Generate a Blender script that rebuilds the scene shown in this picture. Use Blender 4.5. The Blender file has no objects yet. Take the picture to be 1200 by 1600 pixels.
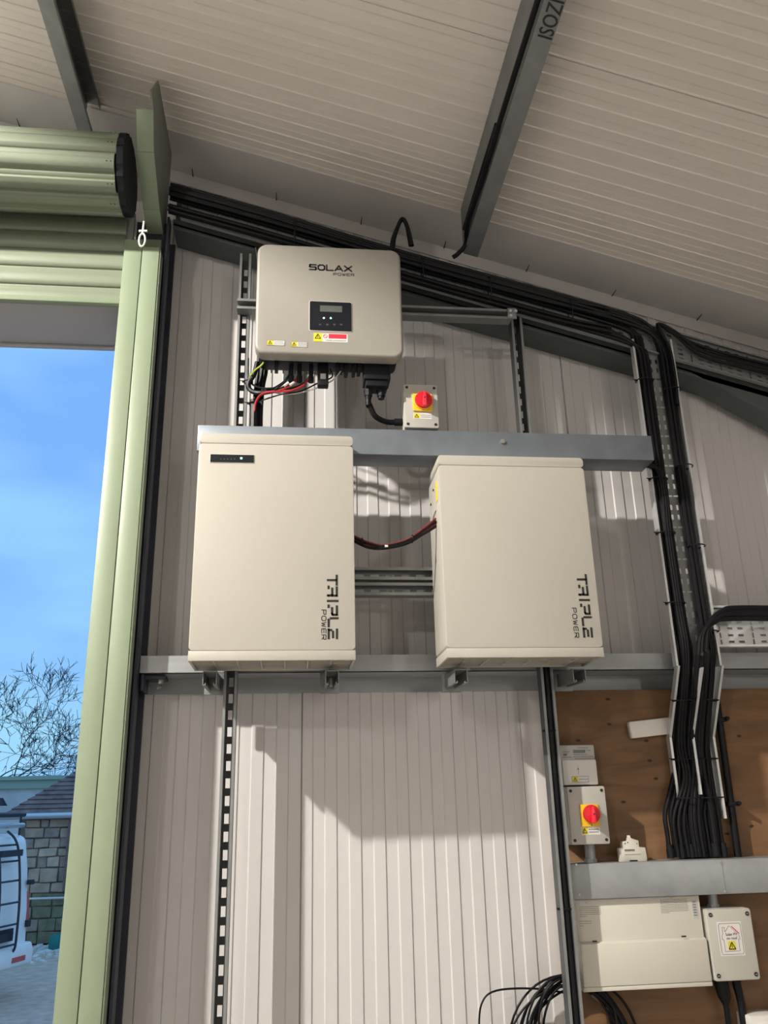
import bpy, bmesh, math, random
from mathutils import Vector, Matrix, noise
random.seed(7)
R = math.radians
Z0 = 2.2                                   # height of the eye above the shed floor; z below is given relative to it

# ------------------------------------------------------------------ camera
F = 1318.0
_pi, _ya, _ro = R(19.184), R(6.657), R(-1.4196)
_f = Vector((math.sin(_ya)*math.cos(_pi), math.cos(_ya)*math.cos(_pi), math.sin(_pi)))
_r = Vector((math.cos(_ya), -math.sin(_ya), 0)); _u = _r.cross(_f)
_r, _u = _r*math.cos(_ro)+_u*math.sin(_ro), -_r*math.sin(_ro)+_u*math.cos(_ro)
cam_d = bpy.data.cameras.new('camera'); cam = bpy.data.objects.new('camera', cam_d)
bpy.context.scene.collection.objects.link(cam)
cam.matrix_world = Matrix(((_r.x, _u.x, -_f.x, 0), (_r.y, _u.y, -_f.y, 0), (_r.z, _u.z, -_f.z, Z0), (0, 0, 0, 1)))
cam_d.sensor_fit = 'VERTICAL'; cam_d.sensor_height = 36; cam_d.lens = F/1600*36; cam_d.clip_start = .02; cam_d.clip_end = 300
sc = bpy.context.scene; sc.camera = cam
sc.view_settings.view_transform = 'Standard'; sc.view_settings.look = 'None'
sc.view_settings.gamma = 1; sc.view_settings.use_curve_mapping = False
sc.view_settings.exposure = 0.0
sc.cycles.max_bounces = 8; sc.cycles.diffuse_bounces = 4; sc.cycles.glossy_bounces = 3; sc.cycles.caustics_reflective = False; sc.cycles.caustics_refractive = False

# ------------------------------------------------------------------ sky
w = bpy.data.worlds.new('dusk_sky'); sc.world = w; w.use_nodes = True
nt = w.node_tree; nt.nodes.clear()
n_out = nt.nodes.new('ShaderNodeOutputWorld'); n_bg = nt.nodes.new('ShaderNodeBackground')
n_tc = nt.nodes.new('ShaderNodeTexCoord'); n_map = nt.nodes.new('ShaderNodeMapping'); n_map.inputs['Scale'].default_value = (1, 1, 3.2)
n_no = nt.nodes.new('ShaderNodeTexNoise'); n_no.inputs['Scale'].default_value = 2.6; n_no.inputs['Detail'].default_value = 3; n_no.inputs['Roughness'].default_value = .45
n_cr = nt.nodes.new('ShaderNodeValToRGB')
n_cr.color_ramp.elements[0].position = .36; n_cr.color_ramp.elements[0].color = (.205, .46, 1.0, 1)
n_cr.color_ramp.elements[1].position = .66; n_cr.color_ramp.elements[1].color = (.36, .72, 1.0, 1)
nt.links.new(n_tc.outputs['Generated'], n_map.inputs['Vector']); nt.links.new(n_map.outputs[0], n_no.inputs['Vector'])
nt.links.new(n_no.outputs['Fac'], n_cr.inputs['Fac']); nt.links.new(n_cr.outputs[0], n_bg.inputs['Color'])
n_bg.inputs['Strength'].default_value = 1.0
nt.links.new(n_bg.outputs[0], n_out.inputs[0])

# ------------------------------------------------------------------ lamps of the shed (two high bay lamps hung under the roof) and an added fill light
def lamp(name, x, y, z, watts, size=.16, col=(1, .93, .80)):
    d = bpy.data.lights.new(name, 'AREA'); d.shape = 'DISK'; d.size = size; d.energy = watts; d.color = col
    o = bpy.data.objects.new(name, d); o.location = (x, y, z+Z0); sc.collection.objects.link(o); return o
def bulb(name, x, y, z, watts, rad=.08, col=(1, .94, .85)):
    d = bpy.data.lights.new(name, 'POINT'); d.shadow_soft_size = rad; d.energy = watts; d.color = col
    o = bpy.data.objects.new(name, d); o.location = (x, y, z+Z0); sc.collection.objects.link(o); return o
bulb('interior_light', -3.02, .16, 3.10, 1430, .06)
bulb('interior_light', -3.15, -4.1, 2.80, 205, .08)
bulb('interior_light', 3.0, -6.0, .95, 150, .25)  # added fill that lifts the ambient level, not a known lamp

# ------------------------------------------------------------------ helpers
col = sc.collection
def un(px, py, D):                        # photograph pixel on the vertical plane y = D
    d = _f + _r*((px-600)/F) - _u*((py-800)/F)
    return d*(D/d.y)
def unx(px, py, X):
    d = _f + _r*((px-600)/F) - _u*((py-800)/F)
    return d*(X/d.x)
RA, RB = 2.3136, -.28226                   # roof underside z = RA + RB*x
def roof(x): return RA+RB*x
RT = Vector((1, 0, RB)).normalized()       # down the slope
RN = Vector((RB, 0, -1)).normalized()      # out of the roof, downwards

class MB:
    def __init__(s): s.v = []; s.f = []
    def add(s, vs, fs):
        b = len(s.v); s.v += [Vector(p) for p in vs]; s.f += [tuple(b+i for i in f) for f in fs]; return s
    def obox(s, c, a, b, d):
        c = Vector(c); a = Vector(a); b = Vector(b); d = Vector(d)
        vs = [c+a*i+b*j+d*k for i in (-1, 1) for j in (-1, 1) for k in (-1, 1)]
        return s.add(vs, [(0, 1, 3, 2), (4, 6, 7, 5), (0, 4, 5, 1), (2, 3, 7, 6), (0, 2, 6, 4), (1, 5, 7, 3)])
    def box(s, x0, x1, y0, y1, z0, z1):
        return s.obox(((x0+x1)/2, (y0+y1)/2, (z0+z1)/2), ((x1-x0)/2, 0, 0), (0, (y1-y0)/2, 0), (0, 0, (z1-z0)/2))
    def prism(s, poly, o, u, v, wv):       # polygon (a,b) in u,v extruded by vector wv
        o = Vector(o); u = Vector(u); v = Vector(v); wv = Vector(wv); n = len(poly)
        vs = [o+u*a+v*b for a, b in poly]; vs += [p+wv for p in vs]
        fs = [tuple(range(n)), tuple(range(2*n-1, n-1, -1))]+[(i, (i+1) % n, n+(i+1) % n, n+i) for i in range(n)]
        return s.add(vs, fs)
    def cyl(s, p0, p1, r, n=16, r1=None):
        p0 = Vector(p0); p1 = Vector(p1); r1 = r if r1 is None else r1; d = (p1-p0).normalized()
        a = d.orthogonal().normalized(); b = d.cross(a)
        vs = [p+(a*math.cos(2*math.pi*i/n)+b*math.sin(2*math.pi*i/n))*q for p, q in ((p0, r), (p1, r1)) for i in range(n)]
        fs = [tuple(range(n-1, -1, -1)), tuple(range(n, 2*n))]+[(i, (i+1) % n, n+(i+1) % n, n+i) for i in range(n)]
        return s.add(vs, fs)
    def tube(s, pts, r, n=8, radii=None):
        pts = [Vector(p) for p in pts]; m = len(pts)
        t = [(pts[min(i+1, m-1)]-pts[max(i-1, 0)]).normalized() for i in range(m)]
        a = t[0].orthogonal().normalized(); b0 = len(s.v); vs = []
        for i in range(m):
            a = (a-t[i]*a.dot(t[i])); a = a.normalized() if a.length > 1e-6 else t[i].orthogonal().normalized()
            b = t[i].cross(a); q = radii[i] if radii else r
            vs += [pts[i]+(a*math.cos(2*math.pi*k/n)+b*math.sin(2*math.pi*k/n))*q for k in range(n)]
        fs = [(i*n+k, i*n+(k+1) % n, (i+1)*n+(k+1) % n, (i+1)*n+k) for i in range(m-1) for k in range(n)]
        fs += [tuple(range(n-1, -1, -1)), tuple((m-1)*n+k for k in range(n))]
        return s.add(vs, fs)
    def seg(s, p, q, t, nrm, h):           # flat bar from p to q, width t, height h along nrm
        p = Vector(p); q = Vector(q); d = (q-p); L = d.length/2; d = d.normalized(); nrm = Vector(nrm).normalized()
        sd = d.cross(nrm)
        return s.obox((p+q)/2, d*(L+t*.0), sd*(t/2), nrm*(h/2))

def rrect(x0, x1, z0, z1, r, n=5):
    out = []
    for cx, cz, a in ((x1-r, z1-r, 0), (x0+r, z1-r, 90), (x0+r, z0+r, 180), (x1-r, z0+r, 270)):
        for i in range(n+1):
            t = R(a+90*i/n); out.append((cx+r*math.cos(t), cz+r*math.sin(t)))
    return out
def rbox(mb, x0, x1, y0, y1, z0, z1, r, n=5):   # box with rounded corners seen from the front
    return mb.prism(rrect(x0, x1, z0, z1, r, n), (0, y0, 0), (1, 0, 0), (0, 0, 1), (0, y1-y0, 0))
def smooth(pts, k=6):                      # Catmull-Rom
    pts = [Vector(p) for p in pts]; P = [pts[0]*2-pts[1]]+pts+[pts[-1]*2-pts[-2]]; out = []
    for i in range(1, len(P)-2):
        a, b, c, d = P[i-1:i+3]
        for j in range(k):
            t = j/k; out.append(.5*((2*b)+(c-a)*t+(2*a-5*b+4*c-d)*t*t+(3*b-a-3*c+d)*t**3))
    return out+[pts[-1]]

def obj(name, mb, m, parent=None, bevel=0, seg=2, flat=False, local=False, solid=0):
    """one mesh object; vertices are given in world space (z relative to the eye) unless local"""
    if local: org = Vector((0, 0, 0)); off = Vector((0, 0, 0))
    elif parent is not None:
        top = parent if parent.parent is None else parent.parent
        org = top.location.copy(); off = Vector((0, 0, Z0))
    else:
        xs = [p.x for p in mb.v]; ys = [p.y for p in mb.v]; zs = [p.z for p in mb.v]
        org = Vector(((min(xs)+max(xs))/2, (min(ys)+max(ys))/2, min(zs)+Z0)); off = Vector((0, 0, Z0))
    me = bpy.data.meshes.new(name); me.from_pydata([p+off-org for p in mb.v], [], mb.f)
    bm = bmesh.new(); bm.from_mesh(me)
    if bevel:
        bmesh.ops.recalc_face_normals(bm, faces=bm.faces)
        es = [e for e in bm.edges if len(e.link_faces) == 2 and e.calc_face_angle(0) > R(30)]
        bmesh.ops.bevel(bm, geom=es, offset=bevel, segments=seg, affect='EDGES', clamp_overlap=True, profile=.5)
    bmesh.ops.recalc_face_normals(bm, faces=bm.faces)
    bm.to_mesh(me); bm.free()
    if not flat:
        me.shade_smooth(); me.set_sharp_from_angle(angle=R(38))
    me.materials.append(m)
    o = bpy.data.objects.new(name, me); col.objects.link(o)
    if parent is not None: o.parent = parent
    else: o.location = org
    if solid:
        md = o.modifiers.new('Solidify', 'SOLIDIFY'); md.thickness = solid; md.offset = 0
    return o
def tag(o, label=None, cat=None, group=None, kind=None):
    if label: o['label'] = label
    if cat: o['category'] = cat
    if group: o['group'] = group
    if kind: o['kind'] = kind
    return o
def thing(name, label, cat, loc, group=None, rz=0):
    o = bpy.data.objects.new(name, None); o.empty_display_size = .05; col.objects.link(o)
    o.location = (loc[0], loc[1], loc[2]+Z0); o.rotation_euler = (0, 0, rz)
    return tag(o, label, cat, group)
def dupmesh(o, name, delta):               # copy of a part, sharing its mesh, moved by delta
    c = o.copy(); col.objects.link(c); c.name = name; c.location = o.location+Vector(delta); return c

_tm = {}
def text(name, body, size, p, right, up, m, parent, ext=.0004, label=None, sx=1.0):
    cu = bpy.data.curves.new(name, 'FONT'); cu.body = body; cu.size = size; cu.extrude = ext; cu.resolution_u = 3
    t = bpy.data.objects.new('t', cu); col.objects.link(t)
    bpy.context.view_layer.update()
    me = bpy.data.meshes.new_from_object(t.evaluated_get(bpy.context.evaluated_depsgraph_get()))
    bpy.data.objects.remove(t)
    rt = Vector(right).normalized(); uv = Vector(up).normalized(); nn = rt.cross(uv)
    mb = MB(); mb.v = [Vector(p)+rt*(q.co.x*sx)+uv*q.co.y+nn*q.co.z for q in me.vertices]; mb.f = [tuple(f.vertices) for f in me.polygons]
    bpy.data.meshes.remove(me)
    o = obj(name, mb, m, parent, flat=True)
    if label: o['label'] = label
    return o
# stroke lettering for the logos: each glyph is a list of polylines in a 1 x 1 cell
GL = {
 'S': [[(1, 1), (.1, 1), (0, .9), (0, .62), (.1, .52), (.9, .52), (1, .42), (1, .1), (.9, 0), (0, 0)]],
 'O': [[(.25, 1), (.75, 1), (1, .8), (1, .2), (.75, 0), (.25, 0), (0, .2), (0, .8), (.25, 1)]],
 'L': [[(0, 1.05), (0, 0), (1, 0)]],
 'A': [[(0, 0), (.5, 1), (1, 0)], [(.3, .3), (.72, .3)]],
 'X': [[(0, 0), (1, 1)], [(0, 1), (1, 0)]],
 'P': [[(0, 0), (0, 1), (.85, 1), (1, .85), (1, .6), (.85, .45), (0, .45)]],
 'W': [[(0, 1), (.25, 0), (.5, .8), (.75, 0), (1, 1)]],
 'E': [[(1, 1), (.15, 1), (0, .85), (0, .15), (.15, 0), (1, 0)], [(0, .5), (.9, .5)]],
 'R': [[(0, 0), (0, 1), (.85, 1), (1, .85), (1, .6), (.85, .45), (0, .45)], [(.5, .45), (1, 0)]],
 't': [[(-.05, 1), (1.05, 1)], [(.5, .95), (.5, -.1)]],
 'r': [[(0, 1), (1, 1), (1, .45), (.15, .45)], [(.93, .45), (1.0, 0), (.98, -.1)], [(-.1, 0), (.1, 0)]],
 'i': [[(.5, 1.1), (.5, -.1)]],
 'p': [[(0, 1), (1, 1), (1, .5), (.85, .42), (.2, .42)], [(-.1, 0), (.1, 0)]],
 'l': [[(.05, 1.1), (.05, .25)], [(.2, 0), (1, 0)]],
 'e': [[(0, 1), (1, 1)], [(.25, .52), (.9, .52)], [(0, 0), (1, 0)], [(.06, 0), (.06, .32)]],
}
def logo(name, s, p, right, up, cw, ch, gap, t, m, parent, wid={}):
    rt = Vector(right).normalized(); uv = Vector(up).normalized(); nn = rt.cross(uv); mb = MB(); x = 0
    for c in s:
        k = wid.get(c, 1)*cw
        for pl in GL[c]:
            for a, b in zip(pl, pl[1:]):
                A = Vector(p)+rt*(x+a[0]*k)+uv*(a[1]*ch); B = Vector(p)+rt*(x+b[0]*k)+uv*(b[1]*ch)
                d = (B-A).normalized()*t*.42
                mb.seg(A-d, B+d, t, nn, .0008)
        x += k+gap
    return obj(name, mb, m, parent, flat=True)

# ------------------------------------------------------------------ materials
def mat(name, c, rough=.6, metal=0, var=.0, vs=8, bump=0, bs=60, c2=None, stretch=(1, 1, 1), spec=.5, detail=4):
    m = bpy.data.materials.new(name); m.use_nodes = True; nt = m.node_tree; b = nt.nodes['Principled BSDF']
    b.inputs['Base Color'].default_value = (*c, 1); b.inputs['Roughness'].default_value = rough
    b.inputs['Metallic'].default_value = metal; b.inputs['Specular IOR Level'].default_value = spec
    if var or c2 or bump:
        tc = nt.nodes.new('ShaderNodeTexCoord'); mp = nt.nodes.new('ShaderNodeMapping'); mp.inputs['Scale'].default_value = stretch
        nt.links.new(tc.outputs['Object'], mp.inputs['Vector'])
    if var or c2:
        no = nt.nodes.new('ShaderNodeTexNoise'); no.inputs['Scale'].default_value = vs; no.inputs['Detail'].default_value = detail
        nt.links.new(mp.outputs[0], no.inputs['Vector'])
        cr = nt.nodes.new('ShaderNodeValToRGB'); cr.color_ramp.elements[0].position = .3; cr.color_ramp.elements[1].position = .7
        a = c2 if c2 else tuple(x*(1-var) for x in c); d = c if c2 else tuple(min(1, x*(1+var)) for x in c)
        cr.color_ramp.elements[0].color = (*a, 1); cr.color_ramp.elements[1].color = (*d, 1)
        nt.links.new(no.outputs['Fac'], cr.inputs['Fac']); nt.links.new(cr.outputs[0], b.inputs['Base Color'])
    if bump:
        n2 = nt.nodes.new('ShaderNodeTexNoise'); n2.inputs['Scale'].default_value = bs; nt.links.new(mp.outputs[0], n2.inputs['Vector'])
        bp = nt.nodes.new('ShaderNodeBump'); bp.inputs['Strength'].default_value = bump; bp.inputs['Distance'].default_value = .002
        nt.links.new(n2.outputs['Fac'], bp.inputs['Height']); nt.links.new(bp.outputs[0], b.inputs['Normal'])
    return m
def emit(name, c, s):
    m = bpy.data.materials.new(name); m.use_nodes = True; b = m.node_tree.nodes['Principled BSDF']
    b.inputs['Base Color'].default_value = (*c, 1); b.inputs['Emission Color'].default_value = (*c, 1); b.inputs['Emission Strength'].default_value = s
    return m
M = dict(
 liner=mat('liner_white_grey', (.60, .585, .585), .42, var=.02, vs=3, bump=.05, bs=25),
 trim=mat('flashing_grey', (.62, .61, .60), .5, var=.03),
 roofliner=mat('roof_liner', (.82, .77, .715), .45, var=.02, vs=2, bump=.05, bs=20),
  plateg=mat('end_plate_paint', (.21, .225, .19), .5, 0, var=.05),
 galvm=mat('beam_zinc', (.20, .225, .26), .42, .45, var=.10, vs=14, bump=.04, bs=90),
 galv=mat('galvanised_sheet', (.315, .33, .345), .42, .45, var=.10, vs=14, bump=.04, bs=90),
 galvd=mat('galvanised_dull', (.25, .26, .265), .5, .5, var=.12, vs=12),
 chan=mat('channel_shaded_zinc', (.085, .09, .095), .5, .3, var=.12, vs=12),  # zinc darkened: the shade inside the post channels is put into the colour
 galvb=mat('galvanised_bright', (.66, .68, .70), .35, .6, var=.06, vs=20),
 rail=mat('rail_zinc', (.33, .345, .36), .5, .35, var=.10, vs=5, stretch=(1, 1, 6)),
 darksteel=mat('dark_painted_steel', (.030, .036, .055), .55, .0, var=.25, vs=9),
 rafter=mat('rafter_paint', (.085, .10, .10), .6, 0, var=.15, vs=5),
 green=mat('green_door_paint', (.235, .29, .20), .40, 0, var=.03, vs=4),
 greend=mat('green_slat_paint', (.185, .215, .155), .42, 0, var=.02, vs=5, stretch=(.3, 1, 8)),
 black=mat('black_pvc', (.006, .006, .008), .45, spec=.22),
 blackm=mat('black_plastic', (.008, .009, .013), .5, spec=.2),
 redd=mat('dark_red_wire', (.22, .015, .015), .45),
 red=mat('red_wire', (.36, .018, .025), .4),
 whitew=mat('grey_wire', (.5, .5, .48), .5),
 yg=mat('earth_wire', (.45, .55, .08), .5),
 cream=mat('powder_coat_cream', (.462, .442, .395), .42, var=.008, vs=3, bump=.03, bs=300),
 creami=mat('cream_less_lit', (.325, .31, .275), .42, var=.008, vs=3, bump=.03, bs=300),  # cabinet cream darkened to paint the weaker light on the inverter
 creamd=mat('cream_grille', (.42, .39, .33), .55, var=.05),
 white=mat('white_plastic', (.62, .60, .53), .4, var=.01),
 whiteb=mat('bright_white_plastic', (.74, .72, .68), .4, var=.02, vs=30),
 boxgrey=mat('light_grey_enclosure', (.50, .49, .44), .45, var=.02, vs=5),
 isogrey=mat('isolator_grey', (.46, .45, .42), .45, var=.02, vs=5),
 metergrey=mat('meter_grey', (.48, .48, .46), .45),
 ink=mat('black_ink', (.012, .012, .012), .5),
 inkg=mat('grey_ink', (.16, .16, .17), .6),
 paper=mat('white_sticker', (.72, .70, .68), .5),
 lilac=mat('violet_ink', (.24, .20, .34), .5),
 yellow=mat('warning_yellow', (.72, .62, .03), .45),
 yell2=mat('isolator_yellow', (.85, .52, .02), .4),
 redk=mat('isolator_red', (.62, .008, .02), .35), redg=mat('isolator_grip_red', (.95, .03, .06), .3),
 redl=mat('label_red', (.62, .03, .06), .5),
 lcd=mat('lcd_screen', (.10, .11, .10), .25),
 lcdd=mat('lcd_dark', (.07, .08, .07), .25),
 screw=mat('screw_steel', (.45, .45, .45), .35, .8),
 blue=emit('led_blue', (.45, .65, 1), 3.0), grn=emit('led_green', (.25, 1, .6), 2.2),
 concrete=mat('concrete_floor', (.42, .40, .37), .8, var=.12, vs=2, bump=.3),
 gravel=mat('gravel_yard', (.66, .49, .40), .9, c2=(.44, .33, .27), vs=6, bump=.6, bs=30, detail=8),
 stoneA=mat('sandstone_a', (.60, .43, .31), .9, c2=(.42, .30, .23), vs=7, bump=.6, bs=20),
 stoneB=mat('sandstone_b', (.70, .52, .39), .9, c2=(.52, .38, .29), vs=9, bump=.6, bs=20),
 stoneC=mat('sandstone_c', (.44, .33, .26), .9, c2=(.28, .21, .18), vs=8, bump=.6, bs=20),
 stoneG=mat('mossy_stone', (.28, .26, .16), .95, c2=(.17, .15, .10), vs=8, bump=.6, bs=20),
 mortar=mat('lime_mortar', (.24, .195, .16), .95, var=.2, vs=10),
 tile=mat('clay_roof_tile', (.27, .18, .165), .85, c2=(.13, .09, .09), vs=5, bump=.5, bs=20),
 van=mat('van_white', (.90, .86, .84), .25, var=.01, spec=.6),
 vandark=mat('van_black_trim', (.02, .022, .03), .5),
 ladder=mat('ladder_tube', (.035, .04, .055), .4, .3),
 alu=mat('aluminium_tube', (.55, .57, .62), .35, .7),
 tail=mat('tail_lamp', (.55, .10, .10), .25),
 glassd=mat('dark_window_glass', (.05, .06, .09), .1, 0, spec=.8),
 bark=mat('tree_bark', (.05, .05, .065), .9, var=.2, vs=3),
 shed=mat('pale_cladding', (.72, .70, .68), .7, c2=(.58, .57, .56), vs=3, detail=8),
 shedg=mat('green_fascia', (.33, .42, .34), .5),
 teal=mat('teal_plastic', (.02, .22, .20), .5),
 rubber=mat('tyre_rubber', (.015, .015, .017), .8),
 wood=mat('weathered_post', (.22, .13, .12), .8, var=.2, vs=20),
)
def plywood():
    m = bpy.data.materials.new('plywood_face'); m.use_nodes = True; nt = m.node_tree; b = nt.nodes['Principled BSDF']
    b.inputs['Roughness'].default_value = .6
    tc = nt.nodes.new('ShaderNodeTexCoord'); mp = nt.nodes.new('ShaderNodeMapping'); mp.inputs['Scale'].default_value = (1.2, 1, 5)
    nt.links.new(tc.outputs['Object'], mp.inputs['Vector'])
    no = nt.nodes.new('ShaderNodeTexNoise'); no.inputs['Scale'].default_value = 2.4; no.inputs['Detail'].default_value = 7; no.inputs['Distortion'].default_value = 1.2
    nt.links.new(mp.outputs[0], no.inputs['Vector'])
    cr = nt.nodes.new('ShaderNodeValToRGB'); cr.color_ramp.elements[0].position = .32; cr.color_ramp.elements[0].color = (.125, .062, .025, 1)
    cr.color_ramp.elements[1].position = .72; cr.color_ramp.elements[1].color = (.235, .125, .055, 1)
    nt.links.new(no.outputs['Fac'], cr.inputs['Fac'])
    sx = nt.nodes.new('ShaderNodeSeparateXYZ'); cx = nt.nodes.new('ShaderNodeCombineXYZ'); nt.links.new(tc.outputs['Object'], sx.inputs[0])
    nt.links.new(sx.outputs[0], cx.inputs[0]); nt.links.new(sx.outputs[2], cx.inputs[1])
    mp2 = nt.nodes.new('ShaderNodeMapping'); mp2.inputs['Scale'].default_value = (9, 17, 1); nt.links.new(cx.outputs[0], mp2.inputs['Vector'])
    vo = nt.nodes.new('ShaderNodeTexVoronoi'); vo.voronoi_dimensions = '2D'; vo.inputs['Scale'].default_value = 1.0; nt.links.new(mp2.outputs[0], vo.inputs['Vector'])
    c2 = nt.nodes.new('ShaderNodeValToRGB'); c2.color_ramp.elements[0].position = .045; c2.color_ramp.elements[0].color = (.12, .12, .12, 1)
    c2.color_ramp.elements[1].position = .10; c2.color_ramp.elements[1].color = (1, 1, 1, 1)
    nt.links.new(vo.outputs['Distance'], c2.inputs['Fac'])
    gate = nt.nodes.new('ShaderNodeMath'); gate.operation = 'GREATER_THAN'; gate.inputs[1].default_value = .66
    sp = nt.nodes.new('ShaderNodeSeparateColor'); nt.links.new(vo.outputs['Color'], sp.inputs[0]); nt.links.new(sp.outputs[0], gate.inputs[0])
    mx0 = nt.nodes.new('ShaderNodeMix'); mx0.data_type = 'RGBA'; mx0.inputs[6].default_value = (1, 1, 1, 1)
    nt.links.new(gate.outputs[0], mx0.inputs[0]); nt.links.new(c2.outputs[0], mx0.inputs[7])
    mx = nt.nodes.new('ShaderNodeMix'); mx.data_type = 'RGBA'; mx.blend_type = 'MULTIPLY'; mx.inputs[0].default_value = 1
    nt.links.new(cr.outputs[0], mx.inputs[6]); nt.links.new(mx0.outputs[2], mx.inputs[7]); nt.links.new(mx.outputs[2], b.inputs['Base Color'])
    return m
M['ply'] = plywood()

# ================================================================== THE SETTING
YW = 2.84                                   # inner face of the wall lining
DX0, DX1, DZ = -5.2, -.590, 1.70            # big doorway: left, right, head
FZ = -Z0
mb = MB().box(-12, 5, -9, 2.92, FZ-.15, FZ); tag(obj('floor', mb, M['concrete']), kind='structure')
# wall: outer skin
mb = MB()
mb.prism([(DX1, FZ), (5, FZ), (5, roof(5)+.1), (DX1, roof(DX1)+.1)], (0, YW+.012, 0), (1, 0, 0), (0, 0, 1), (0, .068, 0))
mb.prism([(DX0, DZ+.03), (DX1, DZ+.03), (DX1, roof(DX1)+.1), (-4, roof(-4)+.1), (DX0, roof(-4)+.1+RB*1.2)], (0, YW+.012, 0), (1, 0, 0), (0, 0, 1), (0, .068, 0))
mb.prism([(-12, FZ), (DX0, FZ), (DX0, roof(-4)+.1+RB*1.2), (-12, roof(-4)+.1+RB*8)], (0, YW+.012, 0), (1, 0, 0), (0, 0, 1), (0, .068, 0))
wall = tag(obj('wall_back', mb, M['trim']), kind='structure')
def liner_panel(x0, x1, zb, ztop):          # micro-ribbed lining sheet
    mb = MB(); pitch = .0770; n = max(1, round((x1-x0)/pitch)); p = (x1-x0)/n; xs = []
    xs.append((x0, YW+.010)); xs.append((x0+.0025, YW))
    for i in range(n):
        a = x0+i*p
        if i: xs.append((a, YW))
        xs += [(a+p*.44, YW), (a+p*.49, YW+.004), (a+p*.94, YW+.004)]
        if i < n-1: xs.append((a+p*.99, YW))
    xs += [(x1-.0025, YW+.004), (x1, YW+.010)]
    xs = [q for k, q in enumerate(xs) if k == 0 or q[0] > xs[k-1][0]+1e-4]
    m = len(xs)
    vs = [(x, y, zb) for x, y in xs]+[(x, y, ztop(x)) for x, y in xs]+[(x, YW+.011, zb) for x, y in xs]+[(x, YW+.011, ztop(x)) for x, y in xs]
    fs = []
    for i in range(m-1):
        fs += [(i, i+1, m+i+1, m+i), (2*m+i, 3*m+i, 3*m+i+1, 2*m+i+1), (i, 2*m+i, 2*m+i+1, i+1), (m+i, m+i+1, 3*m+i+1, 3*m+i)]
    fs += [(0, m, 3*m, 2*m), (m-1, 3*m-1, 4*m-1, 2*m-1)]
    mb.add(vs, fs); return mb
for x0, x1 in ((DX1, .045), (.045, 1.045), (1.045, 2.045), (2.045, 3.045), (3.045, 4.045), (4.045, 5)):
    obj('panel', liner_panel(x0, x1, FZ, lambda x: roof(x)-.004), M['liner'], wall, flat=True)
mb = MB().box(5, 5.1, -9, 2.92, FZ, roof(5)+.1); tag(obj('wall_right', mb, M['liner']), kind='structure')
mb = MB().box(-12.1, -12, -9, 2.92, FZ, roof(-4)+.1+RB*8); tag(obj('wall_left', mb, M['liner']), kind='structure')
mb = MB().prism([(-12, FZ), (5, FZ), (5, roof(5)), (-4, roof(-4)), (-12, roof(-4)+RB*8)], (0, -9.1, 0), (1, 0, 0), (0, 0, 1), (0, .1, 0))
tag(obj('wall_front', mb, M['liner']), kind='structure')
# roof
mb = MB()
mb.prism([(-4, roof(-4)+.012), (5, roof(5)+.012), (5, roof(5)+.1), (-4, roof(-4)+.1), (-12, roof(-4)+RB*8+.1), (-12, roof(-4)+RB*8+.012)], (0, -9.1, 0), (1, 0, 0), (0, 0, 1), (0, 12.02, 0))
ceil = tag(obj('ceiling', mb, M['trim']), kind='structure')
def roof_panel(y0, y1):
    mb = MB(); n = round((y1-y0)/.07); p = (y1-y0)/n; ys = [(y0, .010), (y0+.0025, .0)]
    for i in range(n):
        a = y0+i*p
        if i: ys.append((a, 0))
        ys += [(a+p*.40, 0), (a+p*.43, .0045), (a+p*.47, .0045), (a+p*.50, 0), (a+p*.86, 0), (a+p*.90, -.0035), (a+p*.94, -.0035)]
        if i < n-1: ys.append((a+p*.975, 0))
    ys += [(y1-.0015, 0), (y1, .010)]
    ys = [q for k, q in enumerate(ys) if k == 0 or q[0] > ys[k-1][0]+1e-4]; m = len(ys)
    for X0, X1 in ((-4, 5),):
        vs = [(X, y, roof(X)+h) for X in (X0, X1) for y, h in ys]+[(X, y, roof(X)+.0115) for X in (X0, X1) for y, h in ys]
        fs = []
        for i in range(m-1):
            fs += [(i, i+1, m+i+1, m+i), (2*m+i, 3*m+i, 3*m+i+1, 2*m+i+1)]
        fs += [(0, m, 3*m, 2*m), (m-1, 3*m-1, 4*m-1, 2*m-1)]
        mb.add(vs, fs)
    return mb
yy = 2.838
while yy > -9:
    obj('panel', roof_panel(yy-.98, yy), M['roofliner'], ceil, flat=True); yy -= .98
# closing flashing between roof and end wall: sloped leg under the roof, upright leg on the wall
o3 = Vector((-4, 0, roof(-4)))
L9 = Vector((9, 0, RB*9))
mb = MB()
mb.prism([(2.618, -.003), (YW-.002, -.003), (YW-.002, -.064), (YW-.006, -.064), (YW-.006, -.008), (2.618, -.006)], o3, (0, 1, 0), (0, 0, 1), L9)
trim = tag(obj('trim_1', mb, M['trim']), kind='structure')
scr = None
for px, py in ((31, 190), (302, 262), (432, 303), (564, 344), (694, 384), (822, 412), (956, 450), (1088, 485)):
    p = un(px, py+10, YW-.006); p.z = roof(p.x)-.012
    if scr is None:
        mb = MB().cyl(p, p+Vector((0, -.045, 0)), .0022, 8, .0012); scr = obj('screw', mb, M['blackm'], trim); base = p
    else: dupmesh(scr, 'screw', p-base)
# outside ground
mb = MB().box(-40, 30, 2.92, 70, FZ-.2, FZ-.02); tag(obj('ground', mb, M['gravel'], flat=True), kind='structure')

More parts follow.
